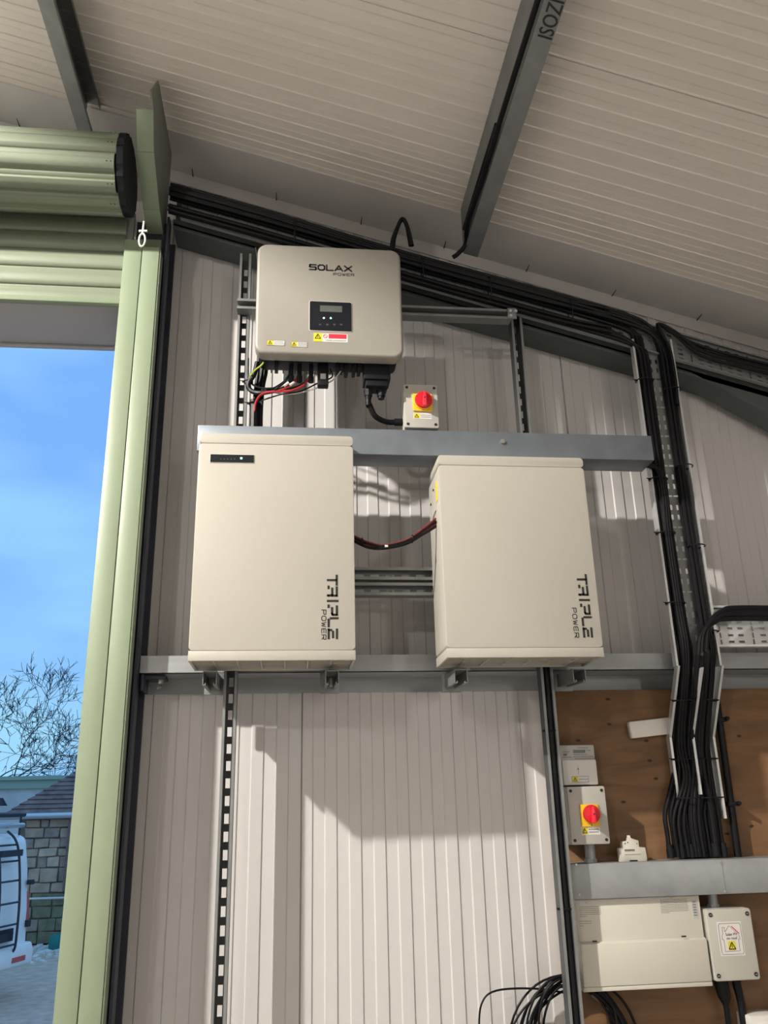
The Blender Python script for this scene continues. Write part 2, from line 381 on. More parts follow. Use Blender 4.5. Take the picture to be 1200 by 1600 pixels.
# ================================================================== STEEL FRAME
# channel section of a slotted strut in (a: across, b: depth); open side at b = 0
def strut_profile(w=.041, d=.041, t=.0025, lip=.0095, ret=.007):
    h = w/2
    return [(-h, 0), (-h+lip, 0), (-h+lip, ret), (-h+lip-t, ret), (-h+lip-t, t), (-h+t, t), (-h+t, d), (-h, d)]
def strut(mb, p0, p1, open_dir, slots=True, w=.041, d=.041, pitch=.05, sl=.028, sw=.0135, phase=.01):
    """slotted channel from p0 to p1 (centre line of its open face), opening towards open_dir"""
    p0 = Vector(p0); p1 = Vector(p1); ax = (p1-p0); L = ax.length; ax.normalize(); od = Vector(open_dir).normalized()
    dp = -od; ac = ax.cross(dp).normalized(); t = .0025
    pr = strut_profile(w, d)
    mb.prism(pr, p0, ac, dp, ax*L); mb.prism([(-a, b) for a, b in pr], p0, ac, dp, ax*L)
    def plate(a0, a1, s0, s1):
        if s1-s0 < 1e-4: return
        c = p0+ac*((a0+a1)/2)+dp*(d-t/2)+ax*((s0+s1)/2)
        mb.obox(c, ac*((a1-a0)/2), dp*(t/2), ax*((s1-s0)/2))
    h = w/2-t
    if not slots: plate(-h, h, 0, L); return mb
    s = 0; k = phase
    while k+sl < L:
        plate(-h, h, s, k); plate(-h, -sw/2, k, k+sl); plate(sw/2, h, k, k+sl); s = k+sl; k += pitch
    plate(-h, h, s, L); return mb

YP = 2.655                                   # open faces of the two tall slotted posts
px1, px2 = -.178, .823
def post(x, ztop, label):
    t = thing('slotted_post', label, 'post', (x, YP, FZ))
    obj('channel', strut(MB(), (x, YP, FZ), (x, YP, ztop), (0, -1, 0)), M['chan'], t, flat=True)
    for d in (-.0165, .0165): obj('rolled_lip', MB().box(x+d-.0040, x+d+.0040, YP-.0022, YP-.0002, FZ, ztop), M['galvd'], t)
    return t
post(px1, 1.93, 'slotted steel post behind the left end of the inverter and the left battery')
post(px2, 1.76, 'tall slotted steel channel post behind the right battery, beside the edge of the plywood board')
# side rail: inner flange up, web, outer flange down
YR = 2.70
zr = .403
mb = MB(); xa, xb = -.460, 4.95
mb.prism([(YR, zr), (YR, zr+.056), (YR+.016, zr+.056), (YR+.016, zr+.053), (YR+.0025, zr+.053), (YR+.0025, zr+.0025), (YW-.0035, zr+.0025), (YW-.0035, zr-.046), (YW-.001, zr-.046), (YW-.001, zr+.005), (YR+.0025, zr+.005), (YR, zr+.003)],
         (xa, 0, 0), (0, 1, 0), (0, 0, 1), (xb-xa, 0, 0))
rl = thing('side_rail', 'long horizontal galvanised wall rail running beneath both battery cabinets', 'rail', ((xa+xb)/2, YR, zr))
obj('rail_section', mb, M['rail'], rl, flat=True)
mb = MB().box(-.455, -.385, YR+.02, YR+.10, zr-.012, zr-.001); mb.box(-.455, -.447, YR+.0, YR+.10, zr-.05, zr-.001)
obj('cleat', mb, M['darksteel'], rl, bevel=.001)
mb = MB().cyl((-.40, YR+.04, zr-.026), (-.40, YR+.04, zr-.012), .009, 6); obj('bolt', mb, M['screw'], rl)
mb = MB().cyl((-.413, YR+.06, zr-.035), (-.40, YR+.055, zr-.03), .005, 8); obj('bolt', mb, M['screw'], rl)
# gable rafter (dark) with a deeper haunch to the right
mb = MB()
def slope_box(mb, x0, x1, y0, y1, o0, o1):
    vs = [(x, y, roof(x)+o) for x in (x0, x1) for y in (y0, y1) for o in (o0, o1)]
    return mb.add(vs, [(0, 1, 3, 2), (4, 6, 7, 5), (0, 4, 5, 1), (2, 3, 7, 6), (0, 2, 6, 4), (1, 5, 7, 3)])
rf = thing('gable_rafter', 'dark sloping steel rafter along the top of the wall behind the cable tray', 'beam', (.3, YP, roof(.3)-.37))
mb = MB(); slope_box(mb, -.455, 4.9, 2.70, YW-.004, -.212, -.204); slope_box(mb, -.455, 4.9, 2.70, YW-.004, -.366, -.358); slope_box(mb, -.455, 4.9, 2.752, 2.762, -.358, -.212)
slope_box(mb, -.455, 4.9, 2.70, 2.706, -.38, -.34)
obj('beam_section', mb, M['rafter'], rf, flat=True)
mb = MB(); p = [(1.50, roof(1.50)-.366), (2.9, roof(2.9)-.366), (2.9, roof(2.9)-.80)]
mb.prism(p, (0, 2.70, 0), (1, 0, 0), (0, 0, 1), (0, .10, 0)); obj('haunch', mb, M['rafter'], rf, flat=True)
# purlins
def purlin(x, label, printed=False, y1=2.60):
    d = .2; t = .0025; y0 = -8.9
    o = thing('roof_purlin', label, 'purlin', (x, y1, roof(x)-d))
    P = [(-t, 0), (-t, -d), (.05, -d), (.05, -d+.018), (.0475, -d+.018), (.0475, -d+t), (0, -d+t), (0, -t), (.0475, -t), (.0475, -.018), (.05, -.018), (.05, 0)]
    mb = MB(); mb.prism([(a, b+RB*a-.001) for a, b in P], (x, y0, roof(x)), (1, 0, 0), (0, 0, 1), (0, y1-y0, 0))
    obj('zed_section', mb, M['galvd'], o, flat=True)
    if printed:
        text('printed_text', 'ISOZIE', .058, (x+.047, 1.655, roof(x)-d-.0025+RB*.047), (0, -1, 0), (-1, 0, -RB), M['ink'], o, sx=.85)
    return o
purlin(.628, 'galvanised roof purlin with printed lettering, sloping down from the top right to the rafter', True)
purlin(-.785, 'plain galvanised roof purlin above the rolled-up green shutter', y1=2.60)
purlin(-2.2, 'galvanised roof purlin left of the frame above the doorway')
purlin(2.04, 'galvanised roof purlin to the far right of the cable trays')

# column and door guide
mb = MB(); mb.box(-.585, -.462, 2.70, 2.712, FZ, 2.08); mb.box(-.585, -.462, 2.824, 2.836, FZ, 2.08); mb.box(-.530, -.523, 2.712, 2.824, FZ, 2.08)
mb.box(-.470, -.462, 2.66, 2.70, FZ, 2.08)
tag(obj('steel_column', mb, M['darksteel'], flat=True), 'dark navy steel column beside the green door frame', 'column')
jg = thing('door_guide', 'light green painted upright guide of the roller door, with a seam down its middle', 'door guide', (-.50, 2.5, FZ))
zt = 1.90
mb = MB().box(-.602, -.541, 2.602, 2.66, FZ, zt+.03); obj('guide_channel', mb, M['green'], jg, bevel=.002)
mb = MB().box(-.538, -.479, 2.600, 2.655, FZ, zt); obj('guide_angle', mb, M['green'], jg, bevel=.002)
mb = MB().box(-.4785, -.4745, 2.604, 2.655, FZ, zt-.01); obj('edge_strip', mb, M['green'], jg)
mb = MB().box(DX0-.06, DX0, 2.602, 2.66, FZ, zt+.03); tag(obj('door_guide', mb, M['green'], bevel=.002), 'light green upright guide at the far left side of the doorway', 'door guide')
# header soffit over the doorway
mb = MB().box(DX0, DX1, 2.665, 2.97, DZ, DZ+.10); mb.box(DX0, DX1, 2.955, 2.98, DZ-.010, DZ); mb.box(DX0, DX1, 2.665, 2.69, DZ+.1, 2.1)
tag(obj('trim_2', mb, mat('door_head_grey', (.38, .37, .37), .5), bevel=.002), kind='structure')

# roller shutter
rs = thing('roller_shutter', 'green slatted roller shutter wound up over the open doorway', 'roller door', (-2.9, 2.36, 1.86))
yc, zc, rc = 2.475, 2.098, .131
SX0, SX1 = DX0+.02, -.600
def slat_prof(w, d=.009):                    # curved slat cross section along s (0..w) and outwards
    return [(0, -.004), (.006, -.004), (.009, .003), (.015, .0055), (.022, .005), (w*.4, d*.9), (w*.58, d), (w*.8, d*.85), (w-.010, d*.6), (w-.005, .003), (w-.0005, -.003), (w-.0005, -.008), (0, -.008)]
def slat(p, along, out, w, x0=SX0, x1=SX1, m='greend', d=.009):
    mb = MB().prism(slat_prof(w, d), Vector((x0, p[0], p[1])), (0, along[0], along[1]), (0, out[0], out[1]), (x1-x0, 0, 0))
    return obj('slat', mb, M[m], rs)
nsl = 12
for k in range(nsl):
    a0 = 2*math.pi*k/nsl+.12; a1 = 2*math.pi*(k+1)/nsl+.12
    p = (yc+rc*math.cos(a0), zc+rc*math.sin(a0)); q = (yc+rc*math.cos(a1), zc+rc*math.sin(a1))
    L = math.hypot(q[0]-p[0], q[1]-p[1]); al = ((q[0]-p[0])/L, (q[1]-p[1])/L); out = (al[1], -al[0])
    slat(p, al, out, L, x1=SX1+.012*math.sin(k*1.7)*.3, d=.012)
    if 3 <= k <= 8:
        c = Vector((SX1-.012, yc+(rc+.004)*math.cos((a0+a1)/2), zc+(rc+.004)*math.sin((a0+a1)/2)))
        n = Vector((0, c.y-yc, c.z-zc)).normalized()
        for dx in (0, -.014):
            obj('rivet', MB().cyl(c+Vector((dx, 0, 0)), c+n*.0045+Vector((dx, 0, 0)), .0022, 8), M['ink'], rs)
z = 2.04; k = 0
while z > 1.72:
    w_ = min(.0745, 10); slat((2.625, z), (0, -1), (-1, 0), w_, x1=-.604); z -= .0745; k += 1
mb = MB().box(SX0, -.604, 2.612, 2.640, 1.690, z+.002); obj('bottom_rail', mb, M['green'], rs, bevel=.003)
mb = MB().cyl((SX0, yc, zc), (SX1+.02, yc, zc), .08, 24); obj('barrel', mb, M['darksteel'], rs)
mb = MB()                                      # ragged spiral end of the coil
n = 44; ring = []
for i in range(n):
    a = 2*math.pi*i/n; rr = rc+.004+.004*math.sin(i*2.6)+random.uniform(-.002, .003); ring.append((yc+rr*math.cos(a), zc+rr*math.sin(a)))
mb.prism(ring, (SX1+.004, 0, 0), (0, 1, 0), (0, 0, 1), (.022, 0, 0)); obj('coil_end', mb, M['blackm'], rs)
# end plate that carries the barrel
ep = thing('shutter_end_plate', 'grey-green angular steel end plate at the right end of the rolled shutter', 'bracket', (-.48, 2.45, 1.75))
XP = -.492
fr = [unx(px, py, XP) for px, py in ((234, 142), (237, 172), (238, 238), (247, 328), (262, 395))]
pl = [(p.y, p.z) for p in fr]
pl = [(pl[0][0], pl[0][1])]+pl[1:4]+[(2.69, pl[4][1]-.03), (2.74, pl[4][1]-.03), (2.74, roof(XP)-.012), (pl[0][0]+.10, roof(XP)-.012)]
mb = MB().prism(pl, (XP, 0, 0), (0, 1, 0), (0, 0, 1), (.006, 0, 0)); obj('plate', mb, M['plateg'], ep)
mb = MB()
for a, b in zip(pl[1:4], pl[2:4]+[pl[4]]):
    A = Vector((XP+.003, a[0], a[1])); B = Vector((XP+.003, b[0], b[1])); d = (B-A)
    nrm = Vector((0, -d.z, d.y)).normalized()
    mb.obox((A+B)/2+Vector((-.026, 0, 0)), d/2, (.029, 0, 0), nrm*.003)
obj('front_flange', mb, M['green'], ep, bevel=.001)
mb = MB().box(-.56, -.487, 2.665, 2.69, 1.88, 1.98); obj('fixing_angle', mb, M['greend'], ep)
# white lifting link hanging beside the plate
sh = thing('chain_link', 'small white oval steel link hanging at the top of the green door guide', 'link', un(223, 372, 2.45))
c = un(222, 375, 2.45); mb = MB()
mb.tube(smooth([c+Vector((.010*math.sin(a), 0, .026*math.cos(a)-.0)) for a in [2*math.pi*i/14 for i in range(15)]], 2), .0032, 8)
obj('ring', mb, M['whiteb'], sh)
mb = MB().cyl(c+Vector((0, 0, .022)), un(225, 346, 2.45), .0035, 10); mb.cyl(un(217, 361, 2.45), un(230, 361, 2.45), .004, 10)
obj('shank', mb, M['whiteb'], sh)

# ================================================================== MOUNTING RAILS, BEAM, ARMS
def hrail(z, label, x0=px1-.022, x1=px2+.022, slots=True):
    return tag(obj('slotted_rail', strut(MB(), (x0, YP-.0415, z), (x1, YP-.0415, z), (0, -1, 0), slots), M['galvd'], flat=True), label, 'rail')
zA = un(700, 487, YP-.041).z
hrail(zA, 'horizontal slotted rail behind the inverter, ending at the right post with two bolts', x1=px2-.030)
zB = un(615, 896, YP-.041).z; zC = un(615, 920, YP-.041).z
hrail(zB, 'upper of the two slotted rails seen between the battery cabinets'); hrail(zC, 'lower of the two slotted rails seen between the battery cabinets')
bb = thing('rail_bracket', 'small steel bracket with two bolts where the inverter rail meets the right post', 'bracket', (px2-.03, YP-.045, zA))
mb = MB().box(px2-.045, px2-.012, YP-.048, YP-.0425, zA-.022, zA+.022); obj('plate', mb, M['galvd'], bb, bevel=.001)
for dx, dz in ((-.036, .006), (-.016, .006), (-.036, -.014)):
    obj('bolt', MB().cyl((px2+dx, YP-.056, zA+dz), (px2+dx, YP-.048, zA+dz), .006, 6), M['galvb'], bb)
bm_ = thing('steel_beam', 'long grey galvanised box beam running behind the tops of the batteries', 'beam', (.455, 2.56, 1.07))
BX0, BX1, BZ0, BZ1 = -.300, 1.213, 1.075, 1.166
mb = MB().box(BX0, BX1, 2.506, 2.612, BZ0, BZ1); obj('box_section', mb, M['galvm'], bm_, bevel=.003)
p = un(785, 690, 2.504); obj('screw', MB().cyl((p.x, 2.500, p.z), (p.x, 2.506, p.z), .008, 12), M['screw'], bm_)
p = un(1009, 732, 2.56); 
# cantilever arms carrying the batteries
lab = ['cantilever channel arm under the left corner of the left battery', 'cantilever channel arm under the right side of the left battery',
       'cantilever channel arm under the left corner of the right battery', 'cantilever channel arm under the right corner of the right battery']
for k, px in enumerate((328, 519, 720, 905)):
    x = un(px, 1050, 2.53).x; zt = .391
    mb = strut(MB(), (x, 2.53, zt-.0475), (x, 2.70, zt-.0415), (0, 0, -1), False)
    a = thing('support_arm', lab[k], 'bracket', (x, 2.62, zt-.05), 'arms under the battery cabinets')
    obj('channel', mb, M['galvd'], a, flat=True)
    obj('foot_plate', MB().box(x-.03, x+.03, 2.690, 2.6985, zt-.055, zt+.012), M['galvd'], a, bevel=.001)
    if k == 1: obj('bolt', MB().cyl((x, 2.60, zt-.045), (x, 2.60, zt-.02), .005, 8), M['galvb'], a)

# ================================================================== BATTERIES
def battery(x0, z0, w_, h, label, led=False):
    yf, yb = 2.42, 2.612
    t = thing('battery_cabinet', label, 'battery', (x0+w_/2, (yf+yb)/2, z0))
    mb = MB(); rbox(mb, x0, x0+w_, yf+.004, yb, z0+.0292, z0+h-.034, .012)
    obj('body', mb, M['cream'], t, bevel=.0018)
    mb = MB(); rbox(mb, x0, x0+w_, yf+.004, yb, z0+h-.0332, z0+h, .0118); obj('top_cap', mb, M['cream'], t, bevel=.0015)
    mb = MB(); mb.prism([(x0, z0), (x0+w_, z0), (x0+w_, z0+.0285), (x0, z0+.0285)], (0, yf+.003, 0), (1, 0, 0), (0, 0, 1), (0, .010, 0))
    mb.box(x0, x0+.008, yf+.013, yb, z0, z0+.0285); mb.box(x0+w_-.008, x0+w_, yf+.013, yb, z0, z0+.0285); mb.box(x0+.008, x0+w_-.008, yb-.008, yb, z0, z0+.0285)
    obj('base_frame', mb, M['cream'], t, bevel=.0015)
    mb = MB().box(x0+.008, x0+w_-.008, yf+.0135, yb-.0085, z0+.016, z0+.028); obj('base_tray', mb, M['creamd'], t)
    mb = MB()
    for i in range(1, 7): mb.box(x0+w_*i/7-.002, x0+w_*i/7+.002, yf+.014, yb-.009, z0+.003, z0+.0155)
    for j in range(1, 4): mb.box(x0+.009, x0+w_-.009, yf+.013+.17*j/4-.0015, yf+.013+.17*j/4+.0015, z0+.0032, z0+.0155)
    obj('grille', mb, M['cream'], t)
    # lettering down the lower right of the front
    yt = yf+.0036
    return t, yt
LB, yt = battery(-.2835, .397, .474, .703, 'taller cream battery cabinet on the left, with a small black indicator window')
RX = .4575
RBt, _ = battery(RX, .402, .474, .641, 'shorter cream battery cabinet on the right, with no indicator window')
def triple(t, px_r, py0, py1, px_p, pp0, pp1):
    a = un(px_r, py0, yt); b = un(px_r, py1, yt); H = abs(a.z-b.z)
    cw = H/7.35; gap = cw*.36
    logo('logo_lettering', 'triple', (a.x-.026, yt-.0003, a.z), (0, 0, -1), (1, 0, 0), cw, .024, gap, .0062, M['ink'], t, {'i': .55})
    c = un(px_p, pp0, yt); d = un(px_p, pp1, yt); H = abs(c.z-d.z)
    logo('logo_lettering', 'POWER', (c.x, yt-.0003, c.z), (0, 0, -1), (1, 0, 0), H/6.6, .0125, H/6.6*.4, .0017, M['ink'], t)
triple(LB, 527, 900, 997, 502.5, 953, 999)
triple(RBt, 916, 899, 995, 893.5, 950, 996)
# indicator window on the left battery
a = un(329, 710, yt); b = un(396.5, 723.5, yt)
mb = MB(); rbox(mb, a.x-.0015, b.x+.0015, yf_ if False else 2.4225, 2.425, b.z-.0015, a.z+.0015, .002); o = obj('indicator_frame', mb, M['whiteb'], LB)
mb = MB(); rbox(mb, a.x, b.x, 2.4215, 2.4245, b.z, a.z, .0015); ind = tag(obj('indicator_window', mb, M['blackm'], LB), 'black window with a green light')
cz = (a.z+b.z)/2
p = un(377, 716, 2.4213); obj('led', MB().cyl((p.x, 2.4205, p.z), (p.x, 2.4216, p.z), .0036, 12), M['grn'], ind)
for i in range(5):
    p = un(345+i*5.4, 717.3, 2.4213); obj('symbol', MB().box(p.x-.0013, p.x+.0013, 2.4211, 2.4216, p.z-.0012, p.z+.0012), M['inkg'], ind)
# yellow label and screws on the left side of the right battery
p0 = unx(682, 752, RX-.0006); p1 = unx(683, 783, RX-.0006)
obj('warning_label', MB().box(RX-.0009, RX+.0008, 2.452, 2.482, p1.z, p0.z), M['yellow'], RBt)
for yy_, zz in ((2.520, .96), (2.575, .93), (2.49, .84)):
    obj('screw', MB().cyl((RX-.003, yy_, zz), (RX+.001, yy_, zz), .004, 10), M['ink'], RBt)
obj('screw', MB().cyl((.1900, 2.50, .93), (.1935, 2.50, .93), .004, 10), M['ink'], LB)

# ================================================================== INVERTER
ix0, ix1, iz0, iz1 = -.1235, .3590, 1.378, 1.795
INV = thing('solar_inverter', 'cream rounded wall inverter with a small black display panel', 'inverter', ((ix0+ix1)/2, 2.50, iz0))
mb = MB(); rbox(mb, ix0, ix1, 2.407, 2.462, iz0, iz1, .034, 7)
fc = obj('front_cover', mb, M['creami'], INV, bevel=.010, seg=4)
mb = MB(); rbox(mb, ix0+.012, ix1-.012, 2.4625, 2.545, iz0+.012, iz1-.012, .02); obj('body', mb, M['blackm'], INV, bevel=.004)
mb = MB()
for i in range(22):
    x = ix0+.03+i*(.42/21); mb.box(x-.002, x+.002, 2.546, 2.596, iz0+.03, iz1-.03)
mb.box(ix0+.02, ix1-.02, 2.5455, 2.553, iz0+.02, iz1-.02); obj('heat_sink', mb, M['blackm'], INV)
mb = MB().box(ix0+.05, ix1-.05, 2.597, 2.6125, zA-.02, zA+.02); obj('hanging_bracket', mb, M['galvd'], INV)
yI = 2.407
a = un(482.5, 413, yI); b = un(551, 426, yI)
logo('logo_lettering', 'SOLAX', (a.x+.003, yI-.0003, un(483, 421, yI).z), (1, 0, 0), (0, 0, 1), .0210, .019, .0075, .0052, M['ink'], INV, {'A': 1.15, 'X': 1.1})
a = un(521, 430.3, yI)
logo('logo_lettering', 'POWER', (a.x, yI-.0003, a.z), (1, 0, 0), (0, 0, 1), .0105, .0095, .0042, .0014, M['ink'], INV)
# display
a = un(484, 470.5, yI-.002); b = un(549.5, 518, yI-.002)
mb = MB(); rbox(mb, a.x-.002, b.x+.002, yI-.0015, yI+.001, b.z-.002, a.z+.002, .005); obj('display_surround', mb, M['whiteb'], INV)
mb = MB(); rbox(mb, a.x, b.x, yI-.003, yI-.0005, b.z, a.z, .004); dp = tag(obj('display_panel', mb, M['blackm'], INV), 'black panel with a small grey screen and two lit dots')
def onI(px0, py0, px1, py1, y0, th=.0006): 
    a = un(px0, py0, y0); b = un(px1, py1, y0); return MB().box(a.x, b.x, y0, y0+th, b.z, a.z)
obj('screen', onI(500, 477, 534.5, 488, yI-.0036), M['lcd'], dp)
p = un(506, 496.8, yI-.0036); obj('led', MB().cyl((p.x, yI-.0038, p.z), (p.x, yI-.0029, p.z), .0032, 12), M['blue'], dp)
p = un(516.8, 497, yI-.0036); obj('led', MB().cyl((p.x, yI-.0038, p.z), (p.x, yI-.0029, p.z), .0032, 12), M['grn'], dp)
for px in (500, 511.5, 522.5, 533):
    p = un(px, 507, yI-.0036); obj('button', MB().box(p.x-.004, p.x+.004, yI-.0034, yI-.0029, p.z-.003, p.z+.003), mat('button_mark', (.05, .05, .055)) if px == 500 else bpy.data.materials['button_mark'], dp)
def triangle(t, cx, cz, s, y, ink='ink', right=(1, 0, 0)):
    mb = MB()
    for aa, bb_ in (((-.5, -.4), (.5, -.4)), ((.5, -.4), (0, .5)), ((0, .5), (-.5, -.4))):
        mb.seg((cx+aa[0]*s, y, cz+aa[1]*s), (cx+bb_[0]*s, y, cz+bb_[1]*s), s*.13, (0, 1, 0), .0004)
    mb.box(cx-s*.05, cx+s*.05, y-.0002, y+.0002, cz-s*.22, cz+s*.22)
    return obj('warning_symbol', mb, M[ink], t)
def sticker(par, x0, x1, z0, z1, y, lines=2, ink='inkg', frame='inkg', split=.36):
    st = obj('warning_sticker', MB().box(x0, x1, y, y+.0006, z0, z1), M[frame], par)
    e = (z1-z0)*.07
    obj('paper', MB().box(x0+e, x1-e, y-.0002, y+.0001, z0+e, z1-e), M['paper'], st if par.parent is None else st)
    xs = x0+(x1-x0)*split
    obj('yellow_field', MB().box(x0+e, xs, y-.0004, y+.0000, z0+e, z1-e), M['yellow'], st)
    triangle(st, (x0+xs)/2, (z0+z1)/2, (z1-z0)*.62, y-.0006)
    mb = MB(); hh = (z1-z0)
    for i in range(lines):
        zc_ = z1-hh*(i+1)/(lines+1); xx = xs+hh*.15
        while xx < x1-hh*.2:
            l = hh*random.uniform(.08, .22); mb.box(xx, min(xx+l, x1-hh*.12), y-.0005, y-.0001, zc_-hh*.07, zc_+hh*.07); xx += l+hh*.05
    obj('small_print', mb, M[ink], st)
    return st
def px_rect(px0, py0, px1, py1, y):
    a = un(px0, py0, y); b = un(px1, py1, y); return a.x, b.x, b.z, a.z
x0, x1, z0, z1 = px_rect(417, 531.5, 445, 540.5, yI); sticker(INV, x0, x1, z0, z1, yI-.0009, 2)
x0, x1, z0, z1 = px_rect(455, 533.8, 480.5, 543, yI); sticker(INV, x0, x1, z0, z1, yI-.0009, 3)
x0, x1, z0, z1 = px_rect(490, 520.5, 543.5, 535.5, yI)
st = obj('warning_sticker', MB().box(x0, x1, yI-.0009, yI+.0002, z0, z1), M['paper'], INV)
xs = x0+(x1-x0)*.25
obj('yellow_field', MB().box(x0, xs, yI-.0012, yI-.0008, z0, z1), M['yellow'], st); triangle(st, (x0+xs)/2, z0+(z1-z0)*.6, .018, yI-.0014)
c = Vector((x0+(x1-x0)*.34, yI-.0012, z0+(z1-z0)*.66)); mb = MB()
mb.tube([c+Vector((.0062*math.cos(t), 0, .0062*math.sin(t))) for t in [2*math.pi*i/16 for i in range(17)]], .0009, 5); mb.seg(c+Vector((-.0045, 0, .0045)), c+Vector((.0045, 0, -.0045)), .0013, (0, 1, 0), .0006)
obj('prohibition_symbol', mb, M['redl'], st)
obj('red_field', MB().box(x0+(x1-x0)*.44, x1-.004, yI-.0012, yI-.0008, z0+(z1-z0)*.42, z1-.0015), M['redl'], st)
mb = MB(); xx = x0+(x1-x0)*.36
while xx < x1-.006: l = random.uniform(.002, .006); mb.box(xx, xx+l, yI-.0012, yI-.0008, z0+.004, z0+.007); xx += l+.0015
obj('small_print', mb, M['inkg'], st)
# things on the underside
def under(px, y=2.50): return un(px, 560, y).x
zi = iz0
mb = MB().box(un(567, 560, 2.49).x, un(608, 560, 2.49).x, 2.462, 2.535, zi-.052, zi+.011); mb.box(un(570, 560, 2.49).x, un(604, 560, 2.49).x, 2.468, 2.53, zi-.074, zi-.052)
obj('cable_cover', mb, M['blackm'], INV, bevel=.004)
gx1, gx2 = un(575, 600, 2.50).x, un(595, 600, 2.50).x
for gx in (gx1, gx2):
    mb = MB().cyl((gx, 2.50, zi-.098), (gx, 2.50, zi-.074), .0135, 8, .0155); mb.cyl((gx, 2.50, zi-.106), (gx, 2.50, zi-.098), .0105, 12); obj('gland', mb, M['blackm'], INV)
dg = un(504.5, 590, 2.50)
mb = MB().box(dg.x-.018, dg.x+.018, 2.482, 2.512, zi-.070, zi+.011); o = obj('wireless_dongle', mb, M['blackm'], INV, bevel=.004)
obj('dongle_label', MB().box(dg.x-.009, dg.x+.009, 2.4812, 2.4825, zi-.048, zi-.028), M['metergrey'], o)
conn = []
for px in (455, 468, 486):
    x = un(px, 575, 2.50).x; conn.append(x)
    mb = MB().cyl((x, 2.50, zi-.045), (x, 2.50, zi+.011), .0075, 10); mb.cyl((x, 2.50, zi-.052), (x, 2.50, zi-.030), .0095, 8); obj('connector', mb, M['blackm'], INV)
for px, l in ((432, .014), (527, .018), (540, .022), (552, .02), (560, .016), (533, .012)):
    x = un(px, 565, 2.50).x; obj('socket', MB().box(x-.006, x+.006, 2.47, 2.52, zi-l, zi+.011), M['blackm'], INV, bevel=.002)

# ================================================================== CABLES
CG = {}
def cable(pts, r, label, group=None, m='black', n=8, k=6, name='cable', sm=True):
    return tag(obj(name, MB().tube(smooth(pts, k) if sm else pts, r, n), M[m]), label, 'cable', group)
def tie(p, w_, d, label='small black cable tie around a bundle', group='cable ties', tail=.012, ax=(1, 0, 0), ay=(0, 1, 0)):
    p = Vector(p); ax = Vector(ax).normalized(); ay = Vector(ay).normalized()
    pts = [p+ax*(w_/2*math.cos(t))+ay*(d/2*math.sin(t)) for t in [2*math.pi*i/14 for i in range(15)]]
    mb = MB().tube(pts, .0022, 6); mb.obox(p+ax*(w_/2*-1.02)-ay*.003, ax*.005, ay*.003, ax.cross(ay)*.003)
    if tail: mb.cyl(p-ax*(w_/2)-ay*.004, p-ax*(w_/2+tail)-ay*.004+ax.cross(ay)*.003, .0016, 6)
    return tag(obj('cable_tie', mb, M['blackm']), label, 'cable tie', group)
# inverter wiring: connector tails swing left to the post
lx = un(392, 610, 2.56)
jn = un(440, 611, 2.53)
cols = ['red', 'red', 'red']
for i, x in enumerate(conn):
    z = zi-.050; p0 = (455, 468, 486)[i]; wm = ('black', 'red', 'red')[i]; dd = i*.004
    route = [[(p0-1, 584), (444, 598), (432, 607)], [(p0-1, 586), (458, 600), (440, 609)], [(p0-1, 588), (474, 602), (452, 611)]][i]
    cable([(x, 2.50, z)]+[un(a, b, 2.50) for a, b in route]+[un(425, 612, 2.52-dd), un(409, 616, 2.545-dd), un(400, 628, 2.565-dd), un(397, 645, 2.575-dd)], .0032 if i < 2 else .0040,
          ['dark wire from the leftmost plug under the inverter', 'thin red wire from the middle plug under the inverter', 'thicker red wire from the rightmost plug under the inverter'][i], 'inverter plug wires', wm)
    cable([(x+.004, 2.505, z)]+[un(a+2, b-4, 2.512) for a, b in route]+[un(424, 607, 2.53+dd), un(407, 606, 2.555+dd), un(394, 600, 2.58+dd), un(388, 585, 2.59+dd), un(388, 560, 2.59+dd)], .0034,
          ['black wire from the leftmost plug under the inverter', 'black wire from the middle plug under the inverter', 'black wire from the rightmost plug under the inverter'][i], 'inverter plug wires')
for px, py in ((447, 601), (456, 600)): tag(obj('wire_marker', MB().cyl(un(px-3, py+2, 2.495), un(px+4, py-3, 2.495), .0048, 10), M['whiteb']), 'tiny white marker sleeve on the wires under the inverter', 'marker', 'wire markers under the inverter')
cable([(dg.x+.025, 2.50, zi), (dg.x+.03, 2.50, zi-.03), un(500, 597, 2.51), un(470, 611, 2.52), un(440, 616, 2.53), un(402, 628, 2.56)], .0025, 'thin black cable looping down from beside the dongle under the inverter')
cable([un(536, 566, 2.49), un(533, 578, 2.49), un(520, 594, 2.50), un(490, 608, 2.51), un(452, 616, 2.53), un(420, 612, 2.55)], .0024, 'thin grey cable sweeping left under the inverter', m='whitew')
cable([un(412, 566, 2.49), un(408, 571, 2.50), un(397, 580, 2.54), un(389, 592, 2.58), un(386, 606, 2.60)], .0028, 'yellow-green earth wire at the lower left corner of the inverter', m='yg')
for i, dx in enumerate((-.118, -.106, -.094)):
    cable([(dx-.02, 2.585, 1.905), (dx-.012, 2.59, 1.85), (dx, 2.60, 1.70), (dx+.002*i, 2.60, 1.45), (dx-.006, 2.60, 1.36), (dx-.010, 2.585, 1.27), (dx-.010, 2.590, 1.168)], .0065,
          'thick black cable dropping behind the left edge of the inverter', 'drop cables left of the inverter')
cable([un(402, 566, 2.57), un(397, 585, 2.57), un(388, 600, 2.575), un(392, 610, 2.575), un(405, 614, 2.56), un(425, 611, 2.55), un(440, 609, 2.54)], .0085, 'thick black sleeved loop below the left corner of the inverter')
cable([un(396, 625, 2.575), un(397, 640, 2.575), (un(397, 650, 2.575).x, 2.575, 1.168)], .013, 'short thick black sleeve standing on the grey beam beside the left post', k=3)
